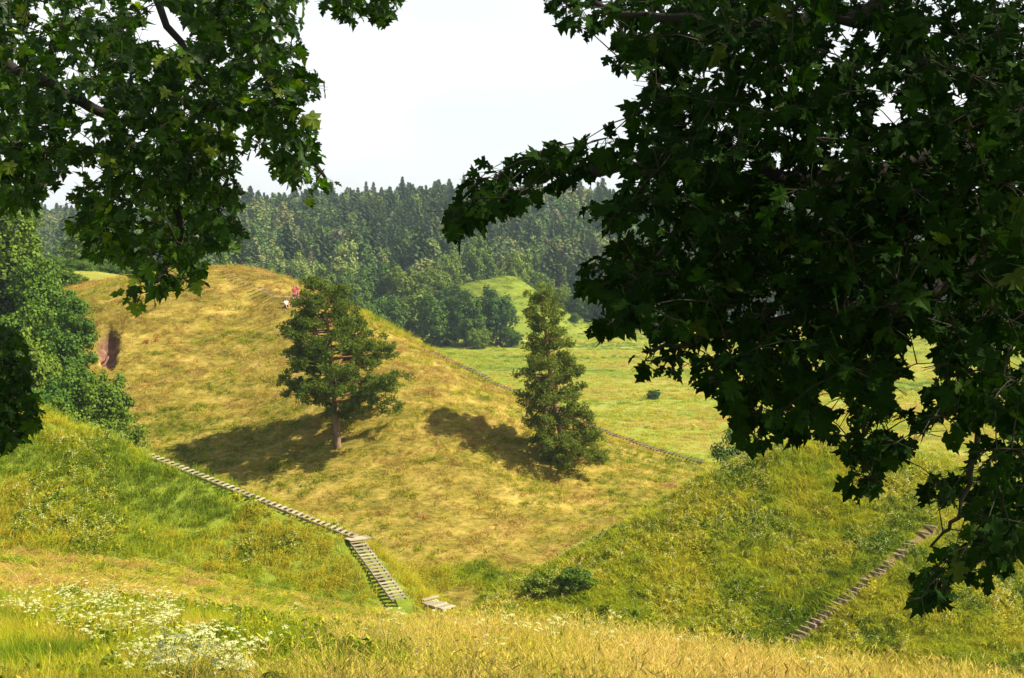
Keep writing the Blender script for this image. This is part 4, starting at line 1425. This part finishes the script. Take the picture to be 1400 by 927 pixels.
def maple(label, base, trunk_line, trunk_r, limbs, areas, size, seed, ell, nell, mat, over=None):
    """areas: (outline, holes, Dmin, Dmax, sprays) ; limbs: polylines with start radius ; ell: crown outside the view (centre, radii)"""
    r = np.random.default_rng(seed)
    base = np.array(base, float)
    root = thing('maple_tree', label, 'tree', base)
    tk = MB()
    tk.tube(np.array(trunk_line) - base, trunk_r, 12)
    obj('trunk', tk.mesh('trunk', [MAPLE_BARK], True), root)
    nodes, nrad = [], []
    for pl_, rr in limbs:
        pl_ = np.array(pl_, float)
        s = np.linspace(0, len(pl_) - 1, 8 * (len(pl_) - 1) + 1)
        q = np.stack([np.interp(s, np.arange(len(pl_)), pl_[:, k]) for k in range(3)], 1)
        for _ in range(3):
            q[1:-1] = (q[:-2] + q[1:-1] * 2 + q[2:]) / 4
        q[1:-1] += r.normal(size=(len(q) - 2, 3)) * 0.02
        lb = MB()
        lb.tube(q - base, np.linspace(rr, rr * 0.16, len(q)), 7)
        obj('limb', lb.mesh('limb', [MAPLE_BARK], True), root)
        nodes += list(q[3:])
        nrad += list(np.linspace(rr, rr * 0.16, len(q))[3:])
    C = []
    for poly, holes, D0, D1, n in areas:
        pp = np.array(poly)
        got = 0
        while got < n:
            x, y = r.uniform(pp[:, 0].min(), pp[:, 0].max(), 4000), r.uniform(pp[:, 1].min(), pp[:, 1].max(), 4000)
            ok = inside(poly, x, y) & (edge_dist(poly, x, y) > 7)
            for hx, hy, hr in holes:
                ok &= np.hypot(x - hx, y - hy) > hr + 5
            x, y = x[ok][:n - got], y[ok][:n - got]
            D = r.uniform(D0, D1, len(x))
            C += [unp(a, b, d) for a, b, d in zip(x, y, D)]
            got += len(x)
    # crown above and beside the view
    ce, re = ell
    E = np.array(ce) + rand_dirs(nell * 3, r) * np.array(re) * (0.45 + 0.55 * r.random(nell * 3) ** 0.5)[:, None]
    px, py, dz = proj(E)
    keep = ~((dz > 0.1) & (px > -70) & (px < 1470) & (py > -70) & (py < 1000)) & (np.linalg.norm(E - EYE, axis=1) > 2.2) & (E[:, 2] > terrain(E[:, 0], E[:, 1])[0] + 1.6)
    E = E[keep][:nell]
    if over is not None:                      # unseen boughs added behind and above the camera to block sky light
        c2, r2, n2 = over
        B = np.array(c2) + rand_dirs(n2, r) * np.array(r2) * (r.random(n2) ** 0.4)[:, None]
        _, by, bz = proj(B)
        B = B[(np.linalg.norm(B - EYE, axis=1) > 2.4) & ((bz < 0.1) | (by < -200)) & (B[:, 2] > 31.2)]
        E = np.concatenate([E, B])
    nin = len(C)
    C = np.array(C + list(E))
    # twigs: every spray grows from the nearest wood already there
    N_ = np.array(nodes)
    d0 = np.array([np.min(((N_ - c_) ** 2).sum(1)) for c_ in C])
    tw = MB()
    allN = [tuple(v) for v in N_]
    buf = np.zeros((len(N_) + 2 * len(C), 3))
    buf[:len(N_)] = N_
    cnt = len(N_)
    dirs = np.zeros((len(C), 3))
    for i in np.argsort(d0):
        c_ = C[i]
        d2 = ((buf[:cnt] - c_) ** 2).sum(1)
        j = np.argmin(d2)
        a = buf[j].copy()
        v = c_ - a
        ln = np.linalg.norm(v)
        dirs[i] = v / (ln + 1e-6)
        mid = (a + c_) / 2 + np.array([0, 0, 0.06 * ln])
        tw.tube([a - base, mid - base, c_ - base], [0.003 + 0.003 * min(ln, 1.5), 0.0028, 0.0018], 4)
        buf[cnt] = mid
        buf[cnt + 1] = c_
        cnt += 2
    # leaves round every spray
    P, O, I = [], [], []
    for i, c_ in enumerate(C):
        m = r.integers(5, 9)
        d = rand_dirs(m, r) * np.array([1, 1, 0.6]) + 0.5 * dirs[i] + np.array([0, 0, -0.15])
        d /= np.linalg.norm(d, axis=1)[:, None]
        q = c_ + d * (0.04 + 0.07 * r.random(m))[:, None]
        for a, b in zip(q, d):
            P.append(a)
            O.append(b)
            I.append(i < nin)
            tw.tube([c_ - base, a - base], [0.0016, 0.0012], 3)
    P, O, I = np.array(P), np.array(O), np.array(I)
    M = frames(len(P), r, O)
    s = size * r.uniform(0.5, 1.3, len(P))
    # outline: leaves that would stray far out of the surveyed mass or into its gaps are not there
    tipP = P + M[:, :, 1] * s[:, None] * 0.55
    px, py, dz = proj(tipP)
    ok = np.zeros(len(P), bool)
    for poly, holes, *_ in areas:
        a = inside(poly, px, py) | (edge_dist(poly, px, py) < 7)
        for hx, hy, hr in holes:
            a &= np.hypot(px - hx, py - hy) > hr
        ok |= a
    ok |= (px < -30) | (px > 1430) | (py < -30) | (dz < 0)
    P, M, s, I = P[ok], M[ok], s[ok], I[ok]
    o = obj('twigs', tw.mesh('twigs', [TWIG]), root)
    o['kind'] = 'stuff'
    # the 300 that show largest: nearest leaves in the picture, each an object
    px, py, dz = proj(P)
    inv = I & (px > 0) & (px < 1400) & (py > 0) & (py < 927)
    face = np.abs((M[:, :, 2] * (P - EYE)).sum(1)) / np.linalg.norm(P - EYE, axis=1)
    score = np.where(inv, s * s * face / dz ** 2, 0)
    # spread over the mass: leaf with no nearer leaf in front counts double
    cell = {}
    for i in np.argsort(dz):
        if inv[i]:
            key = (int(px[i] // 14), int(py[i] // 14))
            if key in cell:
                score[i] *= 0.15
            cell[key] = 1
    big = np.argsort(-score)[:300]
    LM = [raw_mesh('leaf', v, [t], [mat]) for v, t in LV]
    for i in big:
        o = obj('leaf', LM[i % len(LM)], root)
        mw = Matrix(M[i].tolist()).to_4x4()
        o.matrix_basis = Matrix.Translation(P[i] - base) @ mw @ Matrix.Scale(s[i], 4)
    rest_ = np.ones(len(P), bool)
    rest_[big] = False
    P = P - base
    merged_leaves('foliage', P[rest_ & I], M[rest_ & I], s[rest_ & I], LV, root, r, mat)
    merged_leaves('outer_foliage', P[rest_ & ~I], M[rest_ & ~I], s[rest_ & ~I] * 1.45, LS, root, r, mat)
    return root


def zg(x, y):
    return H(x, y) - 0.3


rb = (5.4, 7.0, zg(5.4, 7.0))
fork = np.array([5.2, 6.9, 31.2])
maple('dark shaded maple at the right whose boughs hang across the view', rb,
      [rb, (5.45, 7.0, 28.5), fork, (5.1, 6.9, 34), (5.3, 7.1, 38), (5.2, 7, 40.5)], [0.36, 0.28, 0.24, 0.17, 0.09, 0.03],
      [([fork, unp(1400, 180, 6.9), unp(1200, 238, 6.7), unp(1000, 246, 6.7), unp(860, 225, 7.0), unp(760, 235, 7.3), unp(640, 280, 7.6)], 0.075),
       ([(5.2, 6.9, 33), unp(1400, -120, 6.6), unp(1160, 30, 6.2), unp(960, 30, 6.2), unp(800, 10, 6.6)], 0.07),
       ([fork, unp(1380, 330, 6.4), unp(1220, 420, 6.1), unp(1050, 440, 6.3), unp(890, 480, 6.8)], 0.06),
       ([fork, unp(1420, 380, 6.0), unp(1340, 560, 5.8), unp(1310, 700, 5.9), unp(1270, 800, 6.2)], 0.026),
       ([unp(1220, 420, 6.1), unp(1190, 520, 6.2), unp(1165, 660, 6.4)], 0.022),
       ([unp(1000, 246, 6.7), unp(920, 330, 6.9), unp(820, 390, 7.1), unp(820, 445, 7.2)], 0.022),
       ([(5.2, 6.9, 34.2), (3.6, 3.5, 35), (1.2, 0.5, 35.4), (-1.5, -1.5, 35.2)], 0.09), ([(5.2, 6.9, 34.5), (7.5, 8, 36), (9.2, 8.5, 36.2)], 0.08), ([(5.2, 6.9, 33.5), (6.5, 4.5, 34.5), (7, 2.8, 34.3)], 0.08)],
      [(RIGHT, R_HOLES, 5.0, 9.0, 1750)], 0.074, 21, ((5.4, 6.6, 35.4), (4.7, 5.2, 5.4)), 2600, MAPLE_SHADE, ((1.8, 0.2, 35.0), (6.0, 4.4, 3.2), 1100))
lb_ = (-6.6, 9.6, zg(-6.6, 9.6))
fk = np.array([-6.4, 9.6, 32.5])
maple('sun flecked maple at the left with boughs drooping into the view', lb_,
      [lb_, (-6.6, 9.6, 29), fk, (-6.5, 9.7, 36), (-6.4, 9.5, 41)], [0.34, 0.27, 0.22, 0.13, 0.03],
      [([fk, unp(-60, -160, 9.8), unp(180, -60, 9.6), unp(340, 40, 9.4), unp(400, 180, 9.3), unp(445, 262, 9.3)], 0.06),
       ([fk, unp(-60, 60, 9.4), unp(110, 130, 9.0), unp(230, 240, 8.9), unp(250, 330, 8.8), unp(200, 400, 8.8)], 0.055),
       ([fk, unp(-80, 140, 9.6), unp(20, 200, 9.4), unp(40, 270, 9.4)], 0.035),
       ([fk, unp(-120, 300, 9.0), unp(-30, 430, 8.8), unp(15, 540, 8.8), unp(20, 590, 8.8)], 0.03),
       ([unp(340, 40, 9.4) + np.array([0, 0, 0.5]), unp(430, -50, 9.4), unp(520, 8, 9.5)], 0.018),
       ([unp(180, -60, 9.6), unp(290, 120, 9.5), unp(310, 260, 9.4), unp(300, 330, 9.4)], 0.03),
       ([(-6.5, 9.7, 35), (-4.5, 8, 37), (-2.8, 7.5, 37.6)], 0.07), ([(-6.5, 9.7, 34.5), (-8.5, 11, 36), (-10.4, 11.5, 36.6)], 0.07), ([(-6.5, 9.7, 36), (-5.0, 11.5, 38), (-4, 12.5, 38.8)], 0.06)],
      [(LEFT, L_HOLES, 7.4, 11.0, 800), (LOW, [], 8.0, 9.6, 90), (SPRIG, [], 9.0, 10.0, 26)], 0.080, 22, ((-5.6, 9.6, 37.0), (4.8, 4.8, 5.4)), 1250, MAPLE)

# ------------------------------------------------------------------ the people on the mound
SKIN = plain_mat('skin', (0.45, 0.27, 0.19), (0.55, 0.34, 0.25), 6, 0.6)
HAIR = plain_mat('hair', (0.03, 0.02, 0.015), (0.07, 0.05, 0.035), 30, 0.6)
FAIR = plain_mat('fair_hair', (0.30, 0.20, 0.09), (0.42, 0.30, 0.15), 30, 0.6)
RED = plain_mat('red_cloth', (0.40, 0.05, 0.06), (0.55, 0.10, 0.11), 20, 0.85)
PINK = plain_mat('pink_cloth', (0.50, 0.13, 0.17), (0.65, 0.22, 0.25), 20, 0.85)
WHITE = plain_mat('white_cloth', (0.72, 0.72, 0.74), (0.85, 0.85, 0.86), 20, 0.85)
MAUVE = plain_mat('mauve_cloth', (0.25, 0.05, 0.16), (0.36, 0.09, 0.22), 20, 0.85)
BLACK = plain_mat('dark_cloth', (0.015, 0.015, 0.02), (0.04, 0.04, 0.05), 20, 0.85)


def skinned(name, J, E, mat, parent, level=2):
    """one continuous surface grown round joints J {name: (x,y,z,radius)}"""
    ks = list(J)
    me = bpy.data.meshes.new(name)
    me.from_pydata([J[k][:3] for k in ks], [(ks.index(a), ks.index(b)) for a, b in E], [])
    o = obj(name, me, parent)
    md = o.modifiers.new('skin', 'SKIN')
    md.use_smooth_shade = True
    for i, k in enumerate(ks):
        sv = me.skin_vertices[0].data[i]
        sv.radius = (J[k][3],) * 2 if len(J[k]) == 4 else J[k][3:5]
        sv.use_root = i == 0
    sb = o.modifiers.new('smooth', 'SUBSURF')
    sb.levels = sb.render_levels = level
    me.materials.append(mat)
    return o


def person(label, loc, rz, cloth, legs_mat, hair, sit=False, h=1.68):
    root = thing('person', label, 'person', loc, None, rz, h / 1.70)
    J = {'pelvis': (0, 0, .92, .125, .10), 'waist': (0, 0, 1.08, .115, .09), 'chest': (0, 0.01, 1.28, .145, .10), 'neck0': (0, 0.01, 1.43, .06), 'neck': (0, -.01, 1.48, .052),
         'jaw': (0, -.03, 1.55, .068, .075), 'head': (0, -.015, 1.62, .078, .092), 'crown': (0, 0, 1.68, .055)}
    E = [('pelvis', 'waist'), ('waist', 'chest'), ('chest', 'neck0'), ('neck0', 'neck'), ('neck', 'jaw'), ('jaw', 'head'), ('head', 'crown')]
    for s, q in ((-1, 'l'), (1, 'r')):
        if not sit:
            J.update({'hip' + q: (s * .09, 0, .84, .088), 'knee' + q: (s * .10, -.03 * s, .47, .056), 'ank' + q: (s * .11, .02, .09, .038), 'toe' + q: (s * .12, -.14, .035, .032),
                      'sho' + q: (s * .165, .01, 1.39, .055), 'elb' + q: (s * .24, .03, 1.12, .040), 'wri' + q: (s * .23, -.08, .90, .027), 'pal' + q: (s * .225, -.11, .83, .030)})
        else:
            J.update({'hip' + q: (s * .10, -.08, .90, .088), 'knee' + q: (s * .14, -.42, 1.08, .058), 'ank' + q: (s * .13, -.62, .74, .038), 'toe' + q: (s * .14, -.78, .70, .032),
                      'sho' + q: (s * .165, .01, 1.39, .055), 'elb' + q: (s * .25, -.14, 1.18, .040), 'wri' + q: (s * .16, -.36, 1.14, .027), 'pal' + q: (s * .13, -.43, 1.12, .030)})
        E += [('pelvis', 'hip' + q), ('hip' + q, 'knee' + q), ('knee' + q, 'ank' + q), ('ank' + q, 'toe' + q), ('chest', 'sho' + q), ('sho' + q, 'elb' + q), ('elb' + q, 'wri' + q), ('wri' + q, 'pal' + q)]
        p = np.array(J['pal' + q][:3])
        d = p - np.array(J['wri' + q][:3])
        d /= np.linalg.norm(d)
        for f in range(5):
            a = p + np.array([0, (f - 2) * .016, 0]) + d * .02
            b = a + d * (.045 if f else .02) + (np.array([-s * .02, 0, 0]) if f else np.array([-s * .03, -.03, 0]))
            J['f%d%s' % (f, q)] = (*b, .009)
            E.append(('pal' + q, 'f%d%s' % (f, q)))
    dz = -0.80 if sit else 0.0
    if sit:
        J = {k: (v[0], v[1], v[2] + dz, *v[3:]) for k, v in J.items()}
    skinned('body', J, E, SKIN, root, 1)
    g = lambda k, e: (*J[k][:3], *[v + e for v in J[k][3:]])
    T = {k: g(k, .022) for k in ('waist', 'pelvis', 'chest', 'shol', 'shor')}
    T['neck0'] = g('neck0', .005)
    T['sl'] = tuple((np.array(J['shol'][:3]) + np.array(J['elbl'][:3])) / 2) + (.062,)
    T['sr'] = tuple((np.array(J['shor'][:3]) + np.array(J['elbr'][:3])) / 2) + (.062,)
    skinned('shirt', T, [('waist', 'pelvis'), ('waist', 'chest'), ('chest', 'neck0'), ('chest', 'shol'), ('chest', 'shor'), ('shol', 'sl'), ('shor', 'sr')], cloth, root)
    B = {'pelvis': g('pelvis', .016)}
    e = [('pelvis', 'hl'), ('hl', 'kl'), ('pelvis', 'hr'), ('hr', 'kr')]
    for q in 'lr':
        B['h' + q] = g('hip' + q, .018)
        a, b = np.array(J['hip' + q][:3]), np.array(J['knee' + q][:3])
        B['k' + q] = (*(a + (b - a) * .75), .083)
    skinned('shorts', B, e, legs_mat, root)
    hd = np.array(J['head'][:3])
    skinned('hair', {'a': (*(hd + np.array([0, .035, .03])), .088, .092), 'b': (*(hd + np.array([0, .03, .09])), .07), 'c': (*(hd + np.array([0, .075, -.08])), .06)}, [('a', 'b'), ('a', 'c')], hair, root)
    fc = MB()
    fc.tube([hd + np.array([0, -.085, .01]), hd + np.array([0, -.115, -.03]), hd + np.array([0, -.09, -.04])], [.010, .018, .012], 6)
    obj('nose', fc.mesh('nose', [SKIN], True), root)
    for s in (-1, 1):
        ey = MB()
        ey.tube([hd + np.array([s * .032, -.080, .012]), hd + np.array([s * .032, -.098, .012])], [.013, .006], 8)
        obj('eye', ey.mesh('eye', [BLACK], True), root)
    mo = MB()
    mo.tube([hd + np.array([-.025, -.086, -.07]), hd + np.array([0, -.098, -.068]), hd + np.array([.025, -.086, -.07])], [.004, .007, .004], 6)
    obj('mouth', mo.mesh('mouth', [PINK], True), root)
    return root


def stand(px, py, D):
    p = unp(px, py, D)
    return (p[0], p[1], H(p[0], p[1]) + 0.02)


person('person in a red top and dark red shorts standing by the grassed steps', stand(402.5, 421, 142.2), 0.3, RED, MAUVE, FAIR)
person('person in a pink top standing close beside the one in red', stand(406.6, 420, 142.6), -0.4, PINK, RED, FAIR, h=1.62)
person('dark haired person in a white top sitting on the mown grass', stand(391, 424, 141.6), 0.5, WHITE, BLACK, HAIR, sit=True)

# dead plants glowing orange near the earth slip
ORANGE = plain_mat('orange_dead_leaf', (0.42, 0.12, 0.02), (0.62, 0.22, 0.04), 6, 0.8)
q0 = on_ground(201, 470, 110)
for i, (dx, dy, lab) in enumerate([(0, 0, 'withered orange plant on the mown slope right of the earth slip'), (0.9, 0.3, 'smaller withered orange plant just right of the bigger orange one')]):
    x, y = q0[0] + dx, q0[1] + dy
    mb = MB()
    rr = np.random.default_rng(500 + i)
    leaf_cloud(mb, (0, 0, 0.25), (0.42 - 0.15 * i, 0.3, 0.16), 40 - 14 * i, 0.13, rr, 0.2)
    t = thing('withered_plant', lab, 'plant', (x, y, H(x, y)))
    obj('leaves', mb.mesh('leaves', [ORANGE]), t)

# ------------------------------------------------------------------ air
hb = MB()
hb.box((0, 1900, 47), (6400, 5600, 100))
HZ, t = new_mat('air')
pv = t.nodes.new('ShaderNodeVolumePrincipled')
pv.inputs['Color'].default_value = (0.66, 0.84, 1.0, 1)
pv.inputs['Density'].default_value = 0.00015
pv.inputs['Anisotropy'].default_value = 0.2
ou = t.nodes.new('ShaderNodeOutputMaterial')
t.links.new(pv.outputs[0], ou.inputs['Volume'])
hz = obj('haze', hb.mesh('haze', [HZ]))
tag(hz, 'thin bluish summer haze over the whole valley', 'haze', kind='stuff')
